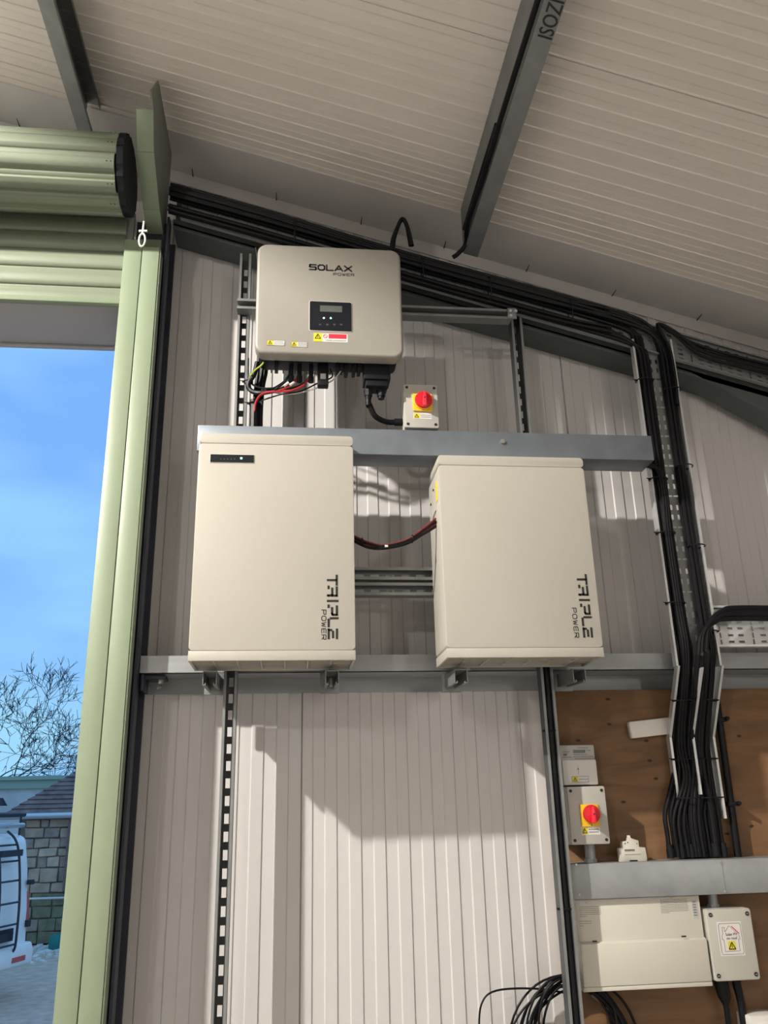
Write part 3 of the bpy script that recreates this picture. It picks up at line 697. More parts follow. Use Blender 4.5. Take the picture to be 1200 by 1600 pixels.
tie(un(397, 631, 2.575), .034, .034, tail=.015); tie(un(424, 610, 2.545), .018, .018, ax=(0, 1, 0), ay=(0, 0, 1)); tie(un(388, 597, 2.60), .03, .03)
# thick mains cable from the cover to the rotary isolator
IS1 = un(629, 660, 2.555)
cable([(gx1, 2.50, zi-.10), (gx1, 2.50, zi-.13), un(577, 632, 2.505), un(586, 650, 2.52), un(603, 659, 2.545), (IS1.x-.02, 2.555, IS1.z), (IS1.x+.002, 2.555, IS1.z)], .0095, 'thick black cable curving from the inverter to the switch on the beam', n=12)
g = MB().cyl((IS1.x-.028, 2.555, IS1.z), (IS1.x-.001, 2.555, IS1.z), .0125, 10); tag(obj('cable_gland', g, M['blackm']), 'black gland on the left side of the upper isolator switch', 'gland')
# battery link cables
for i, (m_, dz) in enumerate((('redd', -2), ('black', 1), ('redd', 4), ('black', 6))):
    s = un(556, 838+dz, 2.50); s.x = .1905
    e = un(672, 813+dz*1.5, 2.50); e.x = RX-.001
    cable([s, un(575, 849+dz, 2.49), un(600, 853+dz*.6, 2.485), un(635, 845+dz*.7, 2.485), un(660, 829+dz, 2.49), e], .0050 if m_ == 'black' else .0032,
          ['thin dark red cable on top of the slack bundle between the batteries', 'black cable on top of the slack bundle between the batteries', 'dark red cable below in the slack bundle between the batteries', 'black cable lowest in the slack bundle between the batteries'][i], 'battery link cables', m_)
tie(un(566, 846, 2.49), .02, .02, ax=(0, 1, 0), ay=(0, 0, 1), tail=0); tie(un(644, 842, 2.487), .02, .024, ax=(0, 1, 0), ay=(0, 0, 1), tail=0)
mb = MB().cyl(un(601, 854, 2.485), un(606, 854, 2.485), .006, 10); tag(obj('cable_marker', mb, M['whiteb']), 'tiny white marker sleeve on the cables between the batteries', 'marker')
# small thin wire hanging on right battery side
cable([unx(681, 798, RX-.002), unx(678, 806, RX-.003), unx(676, 815, RX-.002)], .0012, 'thin dark wire at the left side of the right battery', k=3, n=6)

# ================================================================== CABLE TRAYS
def sheet(mb, o, u, v, W, L, holes):         # perforated plate: real slots
    us = sorted({0, W, *[a for h in holes for a in h[:2]]}); vs = sorted({0, L, *[a for h in holes for a in h[2:]]})
    o = Vector(o); u = Vector(u); v = Vector(v); b = len(mb.v)
    occ = {}
    for h in holes:
        for i in range(us.index(h[0]), us.index(h[1])):
            for j in range(vs.index(h[2]), vs.index(h[3])): occ[(i, j)] = 1
    mb.v += [o+u*a+v*c for c in vs for a in us]; n = len(us)
    for j in range(len(vs)-1):
        for i in range(n-1):
            if (i, j) not in occ: mb.f.append((b+j*n+i, b+j*n+i+1, b+(j+1)*n+i+1, b+(j+1)*n+i))
def tray_holes(W, L, P=.115):
    hs = []; r4 = lambda x: round(x, 4); k = .02
    cols_ = [r4(W*f) for f in (.14, .30, .47, .62, .86)] if W > .11 else [r4(W*f) for f in (.2, .5, .8)]
    while k+P < L:
        for c in cols_:
            hs.append((r4(c-.0085), r4(c+.0085), r4(k), r4(k+.006)))
            for q in (.030, .066): hs.append((r4(c-.004), r4(c+.004), r4(k+q), r4(k+q+.019)))
        k += P
    return hs
def tray(label, o, u, v, W, L, fl, mname='galvd', flange=(.022, .022), fm='galvb'):
    t = thing('cable_tray', label, 'cable tray', o)
    mb = MB(); sheet(mb, o, u, v, W, L, tray_holes(W, L)); obj('perforated_base', mb, M[mname], t, flat=True, solid=.0012)
    fl = Vector(fl); u = Vector(u); v = Vector(v); o = Vector(o)
    for s, h in ((0, flange[0]), (W, flange[1])):
        if h: mb = MB(); mb.obox(o+u*s+v*(L/2)+fl*(h/2), u*.0008, fl*(h/2), v*(L/2)); mb.obox(o+u*(s+(.003 if s == 0 else -.003))+v*(L/2)+fl*h, u*.0035, fl*.0009, v*(L/2)); obj('side_flange', mb, M[fm], t)
    return t
TX0, TX1, YT = 1.250, 1.400, 2.653
tv = tray('tall upright perforated cable tray carrying two bundles of black cables', (TX0, YT, .405), (1, 0, 0), (0, 0, 1), TX1-TX0, 1.21, (0, -1, 0), flange=(.024, .032))
# lower continuation that kinks back to the plywood, then runs straight
lowL = Vector((0, 2.785-YT, .19-.405)); Ld = lowL.normalized(); nrm = Vector((0, -1, 0))
t2 = thing('cable_tray', 'lower cable tray that kinks back below the rail and ends above the grey duct', 'cable tray', (1.34, 2.785, .0))
for (x, za, zb, nm, fh) in ((TX0+.004, .405, .0, 'side_flange', .03), ((TX0+TX1)/2-.006, .395, .01, 'middle_flange', .058), (TX1+.004, .405, -.065, 'side_flange', .03)):
    for (ya, z_a), (yb_, z_b) in (((YT, za), (2.785, .19)), ((2.785, .19), (2.785, zb))):
        mb = MB(); mb.prism([(ya-fh, z_a), (ya, z_a), (yb_, z_b), (yb_-fh, z_b)], (x-.0012, 0, 0), (0, 1, 0), (0, 0, 1), (.0024, 0, 0)); obj(nm, mb, M['galvb'], t2, flat=True)
        mb = MB(); mb.prism([(ya-fh-.0025, z_a), (ya-fh-.0002, z_a), (yb_-fh-.0002, z_b), (yb_-fh-.0025, z_b)], (x-.004, 0, 0), (0, 1, 0), (0, 0, 1), (.008, 0, 0)); obj('rolled_edge', mb, M['galvb'], t2, flat=True)
mb = MB(); sheet(mb, (TX0+.004, YT, .405), (1, 0, 0), lowL.normalized(), TX1-TX0, lowL.length, tray_holes(TX1-TX0, lowL.length)); sheet(mb, (TX0+.004, 2.785, 0), (1, 0, 0), (0, 0, 1), TX1-TX0, .19, tray_holes(TX1-TX0, .19))
obj('perforated_base', mb, M['galvb'], t2, flat=True, solid=.0012)
a = un(1084, 1255, 2.76); obj('end_tab', MB().box(a.x-.008, a.x+.010, 2.758, 2.7595, a.z-.055, a.z), M['galvb'], t2)
# horizontal tray to the right
zh1 = un(1150, 944, 2.61).z; zh0 = un(1150, 1008, 2.61).z
th = tray('short horizontal perforated cable tray leading off to the right above the rail', (TX1+.006, 2.655, zh0), (0, 0, 1), (1, 0, 0), zh1-zh0, 1.2, (0, -1, 0), 'galvb')
# sloping tray along the rafter
so = Vector((-.42, 2.6512, roof(-.42)-.372))
ts = tray('sloping perforated cable tray along the rafter, full of black cables', so, (0, 0, 1), RT, .122, 3.2, (0, -1, 0), flange=(.014, .014), fm='galvd')

gg = 'black cables in the upright tray'
def rp(x, off, y): return (x, y, roof(x)+off)
k = 0
LBL_L = 'black cable in the left bundle of the upright tray, coming down from the rafter'
LBL_R = 'black cable in the right bundle of the upright tray, coming down from the rafter'
ends = [1047, 1056, 1065, 1080, 1098, 1108, 1117, 1131, 1072, 1090]
def down(u, y, endpx, kink=0):               # lower run of a cable from the tray top to the duct
    x = TX0+u; e = un(endpx, 1338, 2.762)
    d = YT-y
    return [(x, y, 1.30), (x+.003*math.sin(u*90), y, .9), (x, y, .55), (x, y-.002, .43), (x+.004, 2.785-d-.01, .19), (x+.002, 2.785-d, .10),
            (x*.4+e.x*.6, 2.765, .01), (e.x, 2.762, -.05), (e.x, 2.762, -.11), (e.x, 2.762, -.176)]
for i, (u, y, off, ep_) in enumerate(((.014, 2.642, -.264, 1047), (.029, 2.642, -.280, 1056), (.044, 2.642, -.296, 1065), (.022, 2.628, -.338, 1072), (.037, 2.628, -.350, 1080), (.052, 2.634, -.362, 1086))):
    x = TX0+u
    pts = [rp(-.462, off, y), rp(-.1, off+.004, y), rp(.4, off-.003, y), rp(.8, off, y), rp(x-.16+u, off, y), rp(x-.05+u*.5, off-.018, y), (x-.004, y, roof(x)+off-.07+u), (x, y, roof(x)-.47), (x, y, 1.36)]
    cable(pts+down(u, y, ep_), .0076, LBL_L, gg, k=4)
for i, (u, y, off, ep_) in enumerate(((.104, 2.642, -.262, 1098), (.119, 2.642, -.252, 1104), (.134, 2.643, -.275, 1110), (.106, 2.628, -.285, 1117), (.121, 2.629, -.300, 1125), (.130, 2.634, -.292, 1131))):
    x = TX0+u
    pts = [rp(-.462, off+.01, y-.012), rp(-.1, off+.012, y-.012), rp(.4, off+.003, y-.012), rp(.9, off+.01, y-.012), rp(x-.14, off+.01, y-.012), rp(x-.04, off-.01, y-.006), (x-.002, y, roof(x)+off-.07), (x, y, roof(x)-.47), (x, y, 1.36)]
    cable(pts+down(u, y, ep_), .0074, LBL_R, gg, k=4)
for i, (off, y) in enumerate(((-.285, 2.628), (-.298, 2.620), (-.311, 2.630), (-.272, 2.626))):
    x = TX0+.13
    cable([(x+.0, y-.01, 1.34), (x+.004, y-.012, 1.44), (x+.0, y-.012, roof(x)-.36), rp(x-.03, -.27+i*.004, y-.012), rp(x+.03, -.27-.004*i, y-.012), rp(x+.13, off-.02, y), rp(x+.3, off-.02, y), rp(2.1, off, y), rp(2.6, off, y)], .0060,
          'black cable in the rafter tray running off to the right of the upright tray', 'cables to the right in the rafter tray', k=5)
# extra cables lying only in the sloping tray
for i, off in enumerate((-.370, -.352, -.300, -.272)):
    cable([rp(-.462, off, 2.612), rp(.0, off+.004, 2.613), rp(.5, off-.004, 2.612), rp(.95, off+.002, 2.613), rp(1.17, off+.02, 2.614)], .0055, 'black cable lying in the sloping tray above the inverter', 'loose cables in the sloping tray', k=5)
# cables from the horizontal tray bending down into the middle
for i, (u, dz, ep_, y) in enumerate(((.062, 0, 1088, 2.606), (.074, .013, 1093, 2.604), (.086, .024, 1100, 2.606), (.094, .036, 1121, 2.604))):
    x = TX0+u; zt_ = zh1-.052+dz
    cable([(2.5, y-.01, zt_+.004), (1.8, y-.01, zt_-.002), (x+.14, y-.012, zt_), (x+.07, y-.014, zt_-.012), (x+.018, y-.012, zt_-.055), (x, y-.006, zt_-.13), (x, y, .42), (x+.004, 2.73, .19), (x+.002, 2.742, .10), (un(ep_, 1338, 2.75).x, 2.75, -.05), (un(ep_, 1338, 2.75).x, 2.75, -.176)], .0085,
          'thick black cable curving from the horizontal tray down the middle of the kinked tray', 'cables from the horizontal tray', k=5)
# cable from behind the beam end joining the left bundle
for i in range(3):
    cable([(1.20, 2.625+.006*i, 1.13-.01*i), (1.235, 2.62, 1.125-.012*i), (1.272+.008*i, 2.617, 1.08), (1.278+.008*i, 2.617, .99), (1.272+.008*i, 2.619, .85), (1.272+.008*i, 2.619, .6), (1.272+.008*i, 2.617, .43), (1.276+.01*i, 2.742, .19), (1.276+.01*i, 2.742, .06), (un(1060+8*i, 1338, 2.75).x, 2.75, -.06), (un(1060+8*i, 1338, 2.75).x, 2.75, -.176)], .006,
          'black cable leaving the right end of the grey beam and dropping in the left bundle', 'cables from the beam end', k=5)
# arch of cable over the tray, behind the inverter top, and the purlin cable
cable([un(614, 392, 2.60), un(617, 368, 2.60), un(628, 342, 2.60), un(637, 356, 2.60), un(644, 384, 2.60)], .0075, 'black cable arching up out of the sloping tray above the right end of the inverter', n=10)
cable([un(611, 394, 2.61), un(614, 372, 2.61), un(626, 346, 2.61), un(634, 350, 2.61), un(641, 384, 2.61)], .0065, 'second black cable tucked inside the arch above the inverter', n=10)
zp = lambda: roof(.628)-.186
cable([un(708, 402, 2.58), un(716, 396, 2.565), un(728, 380, 2.55), (.612, 2.45, zp()+.004), (.614, 2.2, zp()), (.613, 1.9, zp()), (.614, 1.5, zp()), (.613, 1.0, zp()), (.614, 0, zp())], .0085, 'black cable clipped along the side of the printed roof purlin', n=10)
cable([(.612, 2.5, zp()+.018), (.612, 2.2, zp()+.018), (.612, 2.0, zp()+.014)], .009, 'short second black cable beside the one on the printed purlin', n=10)
# cable standing in the right-hand post
cable([(px2+.002, YP+.016, -1.6), (px2+.002, YP+.014, -.6), (px2, YP+.016, 0), (px2+.002, YP+.014, .36), (px2, YP+.02, .60)], .0135, 'thick black cable inside the channel of the right-hand post', n=10)
for z_ in (.21, -.30): tie((px2+.001, YP+.012, z_), .046, .030, tail=.006)
# ties on the bundles
for px, py, y in ((1004, 590, 2.60), (1030, 745, 2.60), (1036, 830, 2.60), (1043, 940, 2.60)): tie((TX0+.024, 2.625, un(px, py, 2.60).z), .064, .054)
for py in (605, 725, 850, 985): tie((TX1-.024, 2.625, un(1070, py, 2.60).z), .060, .054, tail=-.0)
for z_ in (.30, .12, -.0): tie((TX0+.035, 2.745 if z_ < .2 else 2.68, z_), .075, .05); tie((TX1-.035, 2.745 if z_ < .2 else 2.68, z_), .07, .05)
for x in (.0, .47, .72, 1.02): tie(rp(x, -.31, 2.617), .10, .05, ax=(0, 0, 1), ay=(0, 1, 0), tail=.004)
# glands on the duct top
for px in (1047, 1065, 1080, 1098, 1117, 1131):
    e = un(px, 1338, 2.762); mb = MB().cyl((e.x, 2.757, -.178), (e.x, 2.757, -.150), .0125, 8); mb.cyl((e.x, 2.757, -.150), (e.x, 2.757, -.138), .0105, 12)
    tag(obj('cable_gland', mb, M['blackm']), 'black cable gland in the row on top of the grey duct', 'gland', 'glands on the grey duct')

# ================================================================== PLYWOOD BOARD AND WHAT IS ON IT
mb = MB().box(.872, 4.0, 2.80, 2.818, -1.6, .352); obj_ply = tag(obj('plywood_board', mb, M['ply'], bevel=.001), 'brown plywood board fixed to the wall under the rail at the right', 'board')
obj_ply.location = obj_ply.location
mb = MB().box(.856, .871, 2.79, 2.836, -1.6, .352); tag(obj('timber_edge', mb, mat('raw_timber', (.30, .19, .12), .7, var=.15, vs=15)), 'thin pale timber strip along the left edge of the plywood', 'batten')
dz1, dz0 = -.182, -.281
DU = thing('cable_duct', 'long grey galvanised cable duct across the plywood below the black cables', 'cable duct', (1.7, 2.75, dz0))
obj('duct_body', MB().box(.856, 2.9, 2.70, 2.799, dz0, dz1), M['galv'], DU, bevel=.0015)
xs = un(1131, 1370, 2.70).x; obj('joint_line', MB().box(xs-.0006, xs+.0006, 2.6994, 2.7004, dz0+.002, dz1-.002), M['galvd'], DU)
for px, py in ((900, 1348), (905, 1400), (1127, 1345), (1132, 1395)):
    p = un(px, py+(3 if py < 1370 else -2), 2.70); obj('screw', MB().cyl((p.x, 2.6965, p.z), (p.x, 2.701, p.z), .0035, 10), M['screw'], DU)
def face(corners, y):
    c = [un(px, py, y) for px, py in corners]
    return (c[0].x+c[3].x)/2, (c[1].x+c[2].x)/2, (c[2].z+c[3].z)/2, (c[0].z+c[1].z)/2
def isolator(corners, yf, yb, label, knob, plate, stick):
    x0, x1, z0, z1 = face(corners, yf)
    t = thing('isolator_switch', label, 'switch', ((x0+x1)/2, (yf+yb)/2, z0))
    mb = MB(); rbox(mb, x0, x1, yf+.022, yb, z0, z1, .005); obj('back_box', mb, M['boxgrey'], t, bevel=.002)
    mb = MB(); rbox(mb, x0+.0005, x1-.0005, yf, yf+.0212, z0+.0005, z1-.0005, .006); obj('lid', mb, M['isogrey'], t, bevel=.003)
    for sx in (x0+.012, x1-.012):
        for sz in (z0+.013, z1-.013): obj('lid_screw', MB().cyl((sx, yf-.0015, sz), (sx, yf+.001, sz), .0048, 12), M['ink'], t)
    a = un(plate[0], plate[1], yf); b = un(plate[2], plate[3], yf)
    mb = MB(); rbox(mb, a.x, b.x, yf-.006, yf+.001, b.z, a.z, .002); obj('yellow_plate', mb, M['yell2'], t, bevel=.001)
    cx = (a.x+b.x)/2+.002; cz = (a.z+b.z)/2+.004; r = (b.x-a.x)*.47
    mb = MB().cyl((cx, yf-.012, cz), (cx, yf-.006, cz), r*1.06, 28); obj('knob_collar', mb, M['yell2'], t, bevel=.001)
    mb = MB().cyl((cx, yf-.022, cz), (cx, yf-.0122, cz), r*.95, 28, r)
    kb = obj('rotary_knob', mb, M['redk'], t, bevel=.0015)
    mb = MB(); mb.prism([(-.20, -1.0), (.24, -1.0), (.20, .5), (.05, .92), (-.1, .6)], (cx, yf-.036, cz), (r*1.0, 0, 0), (0, 0, r*.93), (0, .0145, 0)); obj('grip', mb, M['redg'], kb, bevel=.002)
    obj('lock_hole', MB().cyl((cx+r*.02, yf-.0368, cz-.0), (cx+r*.02, yf-.0358, cz), .0028, 10), M['ink'], kb)
    obj('lock_hole', MB().cyl((cx, yf-.0066, b.z+.004), (cx, yf-.0058, b.z+.004), .002, 8), M['ink'], kb)
    x0, x1, z0, z1 = px_rect(*stick, yf); sticker(t, x0, x1, z0, z1, yf-.0009, 2, frame='paper', split=.34)
    return t
isolator(((630, 601), (684, 600), (686, 669), (632, 668)), 2.515, 2.60, 'grey isolator switch with a red knob standing on the galvanised beam, upper of the two', 0, (644.5, 616, 675.5, 643.5), (646, 645.5, 674.5, 655))
isolator(((887, 1229.5), (944, 1227.5), (955, 1318.5), (891, 1321)), 2.70, 2.799, 'grey isolator switch with a red knob on the plywood, lower of the two', 0, (905, 1257, 937, 1291), (908, 1292, 938, 1304))
# meter
x0, x1, z0, z1 = face(((873, 1165), (928, 1163), (936, 1226), (880, 1227.7)), 2.72)
MT = thing('energy_meter', 'pale electricity meter with a small dark readout above the lower isolator switch', 'meter', ((x0+x1)/2, 2.76, z0))
mb = MB(); rbox(mb, x0, x1, 2.728, 2.799, z0, z1, .004); obj('case', mb, M['metergrey'], MT, bevel=.002)
mb = MB(); rbox(mb, x0+.006, x1-.0003, 2.7205, 2.7277, z0+.001, z0+(z1-z0)*.62, .003); obj('terminal_cover', mb, M['paper'], MT, bevel=.0015)
X = lambda f: x0+(x1-x0)*f
Zf = lambda f: z0+(z1-z0)*f
obj('readout', MB().box(X(.40), X(.74), 2.7272, 2.7281, Zf(.80), Zf(.88)), M['lcdd'], MT)
mb = MB()
for z_, a, b in ((.93, .55, .80), (.84, .12, .28), (.80, .12, .26), (.76, .40, .75), (.71, .40, .97), (.66, .42, .97), (.70, .10, .30), (.86, .80, .9)):
    xx = X(a)
    while xx < X(b): l = random.uniform(.002, .006); mb.box(xx, xx+l, 2.7272, 2.7281, Zf(z_)-.001, Zf(z_)+.001); xx += l+.0012
obj('small_print', mb, M['inkg'], MT)
for f in (.14, .19): obj('lens', MB().cyl((X(f), 2.7270, Zf(.76)), (X(f), 2.7281, Zf(.76)), .0025, 10), M['ink'], MT)
obj('screw', MB().cyl((X(.47), 2.7190, Zf(.40)), (X(.47), 2.7207, Zf(.40)), .002, 8), M['ink'], MT)
obj('slot_mark', MB().box(X(.468), X(.474), 2.7200, 2.7207, Zf(.26), Zf(.5)), M['inkg'], MT)
sticker(MT, X(.27), X(.74), Zf(.07), Zf(.22), 2.7194, 1, ink='lilac', frame='lilac', split=.38)
# stub conduits
def stub(px, py0, py1, y, r, label):
    a = un(px, py0, y); b = un(px, py1, y); mb = MB().cyl((a.x, y, b.z), (a.x, y, a.z), r, 16); mb.cyl((a.x, y, b.z), (a.x, y, b.z+.008), r*1.25, 8); mb.cyl((a.x, y, a.z-.009), (a.x, y, a.z), r*1.25, 8)
    return tag(obj('conduit_stub', mb, M['galv']), label, 'conduit')
a = un(921, 1321, 2.755); mb = MB().cyl((a.x, 2.755, dz1), (a.x, 2.755, a.z+.004), .0165, 18); mb.cyl((a.x, 2.755, dz1), (a.x, 2.755, dz1+.01), .021, 8); tag(obj('conduit_stub', mb, M['galv']), 'short grey conduit joining the lower isolator switch to the duct', 'conduit')
# loose breaker on the duct
x0, x1, z0, z1 = px_rect(963, 1308, 1009, 1341, 2.74); z0 = dz1
CB = thing('circuit_breaker', 'small white modular circuit breaker lying loose on top of the grey duct', 'breaker', ((x0+x1)/2, 2.75, z0))
W_ = x1-x0; H_ = z1-z0
mb = MB().prism([(0, 0), (0, .55), (.13, .57), (.15, .82), (.36, .84), (.36, .92), (.44, 1.0), (.52, .93), (.75, .84), (.75, .58), (.97, .55), (1, .1), (.98, 0), (.66, 0), (.64, .06), (.36, .06), (.34, 0)], (x0, 2.728, z0), (W_, 0, 0), (0, 0, H_), (0, .018, 0)); obj('case', mb, M['white'], CB, bevel=.0008)
obj('din_clip', MB().box(x0+W_*.36, x0+W_*.64, 2.730, 2.744, z0, z0+H_*.055), M['ink'], CB)
obj('toggle', MB().box(x0+W_*.40, x0+W_*.48, 2.7300, 2.744, z0+H_*.93, z0+H_*1.06), M['whiteb'], CB, bevel=.001)
mb = MB(); xx = x0+W_*.2
while xx < x0+W_*.55: l = random.uniform(.0015, .004); mb.box(xx, xx+l, 2.7272, 2.7281, z0+H_*.42, z0+H_*.50); xx += l+.001
xx = x0+W_*.2
while xx < x0+W_*.75: l = random.uniform(.001, .003); mb.box(xx, xx+l, 2.7272, 2.7281, z0+H_*.27, z0+H_*.30); xx += l+.002
obj('small_print', mb, M['inkg'], CB)
for f, g_ in ((.24, .74), (.34, .78), (.68, .72)): obj('terminal_hole', MB().cyl((x0+W_*f, 2.7270, z0+H_*g_), (x0+W_*f, 2.7281, z0+H_*g_), .0017, 8), M['ink'], CB)
# white offcut behind the kinked tray
a = un(985, 1141, 2.775); b = un(1048, 1133.5, 2.775); d = (b-a); d.y = 0; L_ = d.length+.06; d.normalize(); up = Vector((-d.z, 0, d.x))
PI_ = thing('plastic_trunking', 'short white plastic trunking offcut sticking out left of the kinked tray', 'trunking', a)
h_ = .027
mb = MB().obox(a+d*(L_/2)+Vector((0, .008, 0)), d*(L_/2), up*h_*1.0, (0, .012, 0)); obj('cover', mb, M['whiteb'], PI_, bevel=.003)
mb = MB().obox(a-d*.0012+Vector((0, .008, 0)), d*.0015, up*h_*.72, (0, .008, 0)); obj('open_end', mb, M['metergrey'], PI_)
# diagonal black conduit at the right of the tray with two saddles
c0 = un(1122, 1110, 2.775); c1 = un(1153, 1337, 2.775); c1.z = dz1+.001; cu0 = c0+(c0-c1).normalized()*.12
DC = thing('black_conduit', 'black pipe slanting down right of the cable trays, held by two saddles', 'conduit', c1)
obj('pipe', MB().tube([cu0, c0, c1], .0115, 14), M['black'], DC)
for py in (1125, 1258):
    f = (py-1110)/227; c = c0.lerp(c1, f)
    s = obj('saddle', MB().box(c.x-.015, c.x+.024, 2.760, 2.7985, c.z-.007, c.z+.007), M['blackm'], DC, bevel=.002)
    obj('saddle_knob', MB().cyl((c.x+.018, 2.750, c.z+.002), (c.x+.018, 2.760, c.z+.002), .0065, 12), M['blackm'], s)
# consumer unit
x0, x1, z0, z1 = face(((901, 1409), (1093, 1401), (1110, 1539), (908, 1549)), 2.715)
z1 = dz0-.002
CU = thing('consumer_unit', 'wide cream consumer unit with a hinged lower cover, hanging under the grey duct', 'fuse box', ((x0+x1)/2, 2.76, z0))
obj('case', MB().box(x0, x1, 2.716, 2.799, z0, z1), M['white'], CU, bevel=.002)
H_ = z1-z0; W_ = x1-x0
mb = MB().prism([(0, .012), (0, .51*H_), (.012, .53*H_), (.014, .53*H_), (.014, .012)], (x0+.0005, 2.702, z0), (0, 1, 0), (0, 0, 1), (W_-.001, 0, 0)); obj('hinged_cover', mb, M['white'], CU, bevel=.0012)
obj('base_lip', MB().box(x0-.001, x1+.001, 2.704, 2.7155, z0-.001, z0+.011), M['white'], CU, bevel=.0015)
for f, g_ in ((.115, .56), (.82, .572)): obj('latch', MB().box(x0+W_*f-.007, x0+W_*f+.007, 2.7005, 2.7025, z0+H_*(g_-.02)-.002, z0+H_*(g_-.02)+.002), M['ink'], CU)
mb = MB()
def lines(mb, fx0, fx1, ft, n, dh, y, hh=.0013):
    for i in range(n):
        xx = x0+W_*fx0; e = x0+W_*(fx1 if i < n-1 else fx0+(fx1-fx0)*.3); zz = z0+H_*ft-i*dh
        while xx < e: l = random.uniform(.002, .007); mb.box(xx, min(e, xx+l), y, y+.0006, zz-hh, zz); xx += l+.0012
lines(mb, .03, .20, .92, 6, .0052, 2.7155); lines(mb, .02, .12, .76, 3, .006, 2.7155); lines(mb, .68, .90, .965, 9, .0045, 2.7155); lines(mb, .08, .15, .965, 1, .005, 2.7155); lines(mb, .76, .83, .985, 1, .005, 2.7155)
obj('small_print', mb, M['inkg'], CU)
xs = x0+W_*.955; mb = MB().box(xs-.009, xs+.009, 2.7153, 2.7162, z0+H_*.74, z0+H_*.95); o = obj('print_panel', mb, M['metergrey'], CU)
mb = MB()
for i in range(6): mb.box(xs-.006, xs+.004, 2.7147, 2.7154, z0+H_*(.77+i*.03), z0+H_*(.782+i*.03))
obj('small_print', mb, M['inkg'], o)
# junction box with the house label
x0, x1, z0, z1 = face(((1103, 1421), (1174, 1419), (1187.5, 1531), (1117, 1534)), 2.70)
JB = thing('junction_box', 'pale grey junction box with a house-shaped warning label', 'junction box', ((x0+x1)/2, 2.75, z0))
mb = MB(); rbox(mb, x0, x1, 2.722, 2.799, z0, z1, .007); obj('back_box', mb, M['boxgrey'], JB, bevel=.003)
mb = MB(); rbox(mb, x0, x1, 2.700, 2.7212, z0, z1, .008); obj('lid', mb, M['boxgrey'], JB, bevel=.004)
for sx in (x0+.013, x1-.013):
    for sz in (z0+.015, z1-.015):
        o = obj('lid_screw', MB().cyl((sx, 2.6985, sz), (sx, 2.7005, sz), .0062, 14), M['ink'], JB); obj('screw_slot', MB().box(sx-.0035, sx+.0035, 2.6978, 2.6986, sz-.0012, sz+.0012), M['screw'], o)
a = un(1121, 1442, 2.70); b = un(1170, 1495, 2.70)
lx0, lx1, lz0, lz1 = x0+(x1-x0)*.20, x0+(x1-x0)*.74, z0+(z1-z0)*.34, z0+(z1-z0)*.82
HL = obj('house_label', MB().box(lx0, lx1, 2.6992, 2.7002, lz0, lz1), M['paper'], JB)
lw, lh = lx1-lx0, lz1-lz0
yL = 2.6988
mb = MB()
def pl_(mb, pts, t):
    for p, q in zip(pts, pts[1:]): mb.seg((lx0+lw*p[0], yL, lz0+lh*p[1]), (lx0+lw*q[0], yL, lz0+lh*q[1]), t, (0, 1, 0), .0005)
pl_(mb, [(.1, .05), (.9, .05), (.95, .1), (.95, .9), (.9, .95), (.1, .95), (.05, .9), (.05, .1), (.1, .05)], .0009)
pl_(mb, [(.2, .14), (.2, .48), (.14, .48), (.14, .58), (.19, .66), (.19, .84), (.28, .84), (.28, .70), (.48, .88), (.80, .62), (.86, .56), (.86, .48), (.80, .48), (.80, .14), (.2, .14)], .0009)
obj('house_outline', mb, M['inkg'], HL)
mb = MB(); pl_(mb, [(.58, .86), (.86, .64)], .0028); obj('red_bar', mb, M['redl'], HL)
text('label_text', 'Solar PV', lh*.115, (lx0+lw*.29, yL, lz0+lh*.59), (1, 0, 0), (0, 0, 1), M['ink'], HL, .0002)
text('label_text', 'on roof', lh*.115, (lx0+lw*.32, yL, lz0+lh*.48), (1, 0, 0), (0, 0, 1), M['ink'], HL, .0002)
obj('yellow_field', MB().box(lx0+lw*.35, lx0+lw*.65, yL-.0002, yL+.0002, lz0+lh*.17, lz0+lh*.43), M['yellow'], HL)
triangle(HL, lx0+lw*.5, lz0+lh*.29, lh*.22, yL-.0004)
a = un(1114, 1410, 2.755); mb = MB().cyl((a.x, 2.755, z1-.002), (a.x, 2.755, dz0+.002), .015, 18); mb.cyl((a.x, 2.755, z1), (a.x, 2.755, z1+.009), .019, 8); tag(obj('conduit_stub', mb, M['galv']), 'short grey conduit between the duct and the box with the house label', 'conduit')
for px, r0, r1, lbl in ((1134, .021, .0085, 'thick black tapered sleeve hanging under the left side of the house-label box'), (1158, .013, .0115, 'black cable hanging under the right side of the house-label box')):
    x = un(px, 1560, 2.755).x-.008
    mb = MB().tube([(x, 2.755, z0+.001), (x, 2.755, z0-.02), (x+.004, 2.755, z0-.05), (x+.006, 2.755, z0-.075), (x+.006, 2.755, z0-.5)], r0, 14, [r0, r0, r0*.9, r1, r1])
    tag(obj('cable', mb, M['black']), lbl, 'cable')
p = un(1170, 1588, 2.72); mb = MB(); rbox(mb, p.x, p.x+.16, 2.72, 2.799, p.z-.12, p.z, .005)
wb = thing('socket_box', 'white box at the bottom right edge under the house-label box', 'box', (p.x+.08, 2.76, p.z-.12)); obj('case', mb, M['whiteb'], wb, bevel=.003)
mb = MB(); rbox(mb, p.x+.02, p.x+.14, 2.716, 2.7197, p.z-.10, p.z-.02, .003); obj('cover', mb, M['whiteb'], wb, bevel=.001)

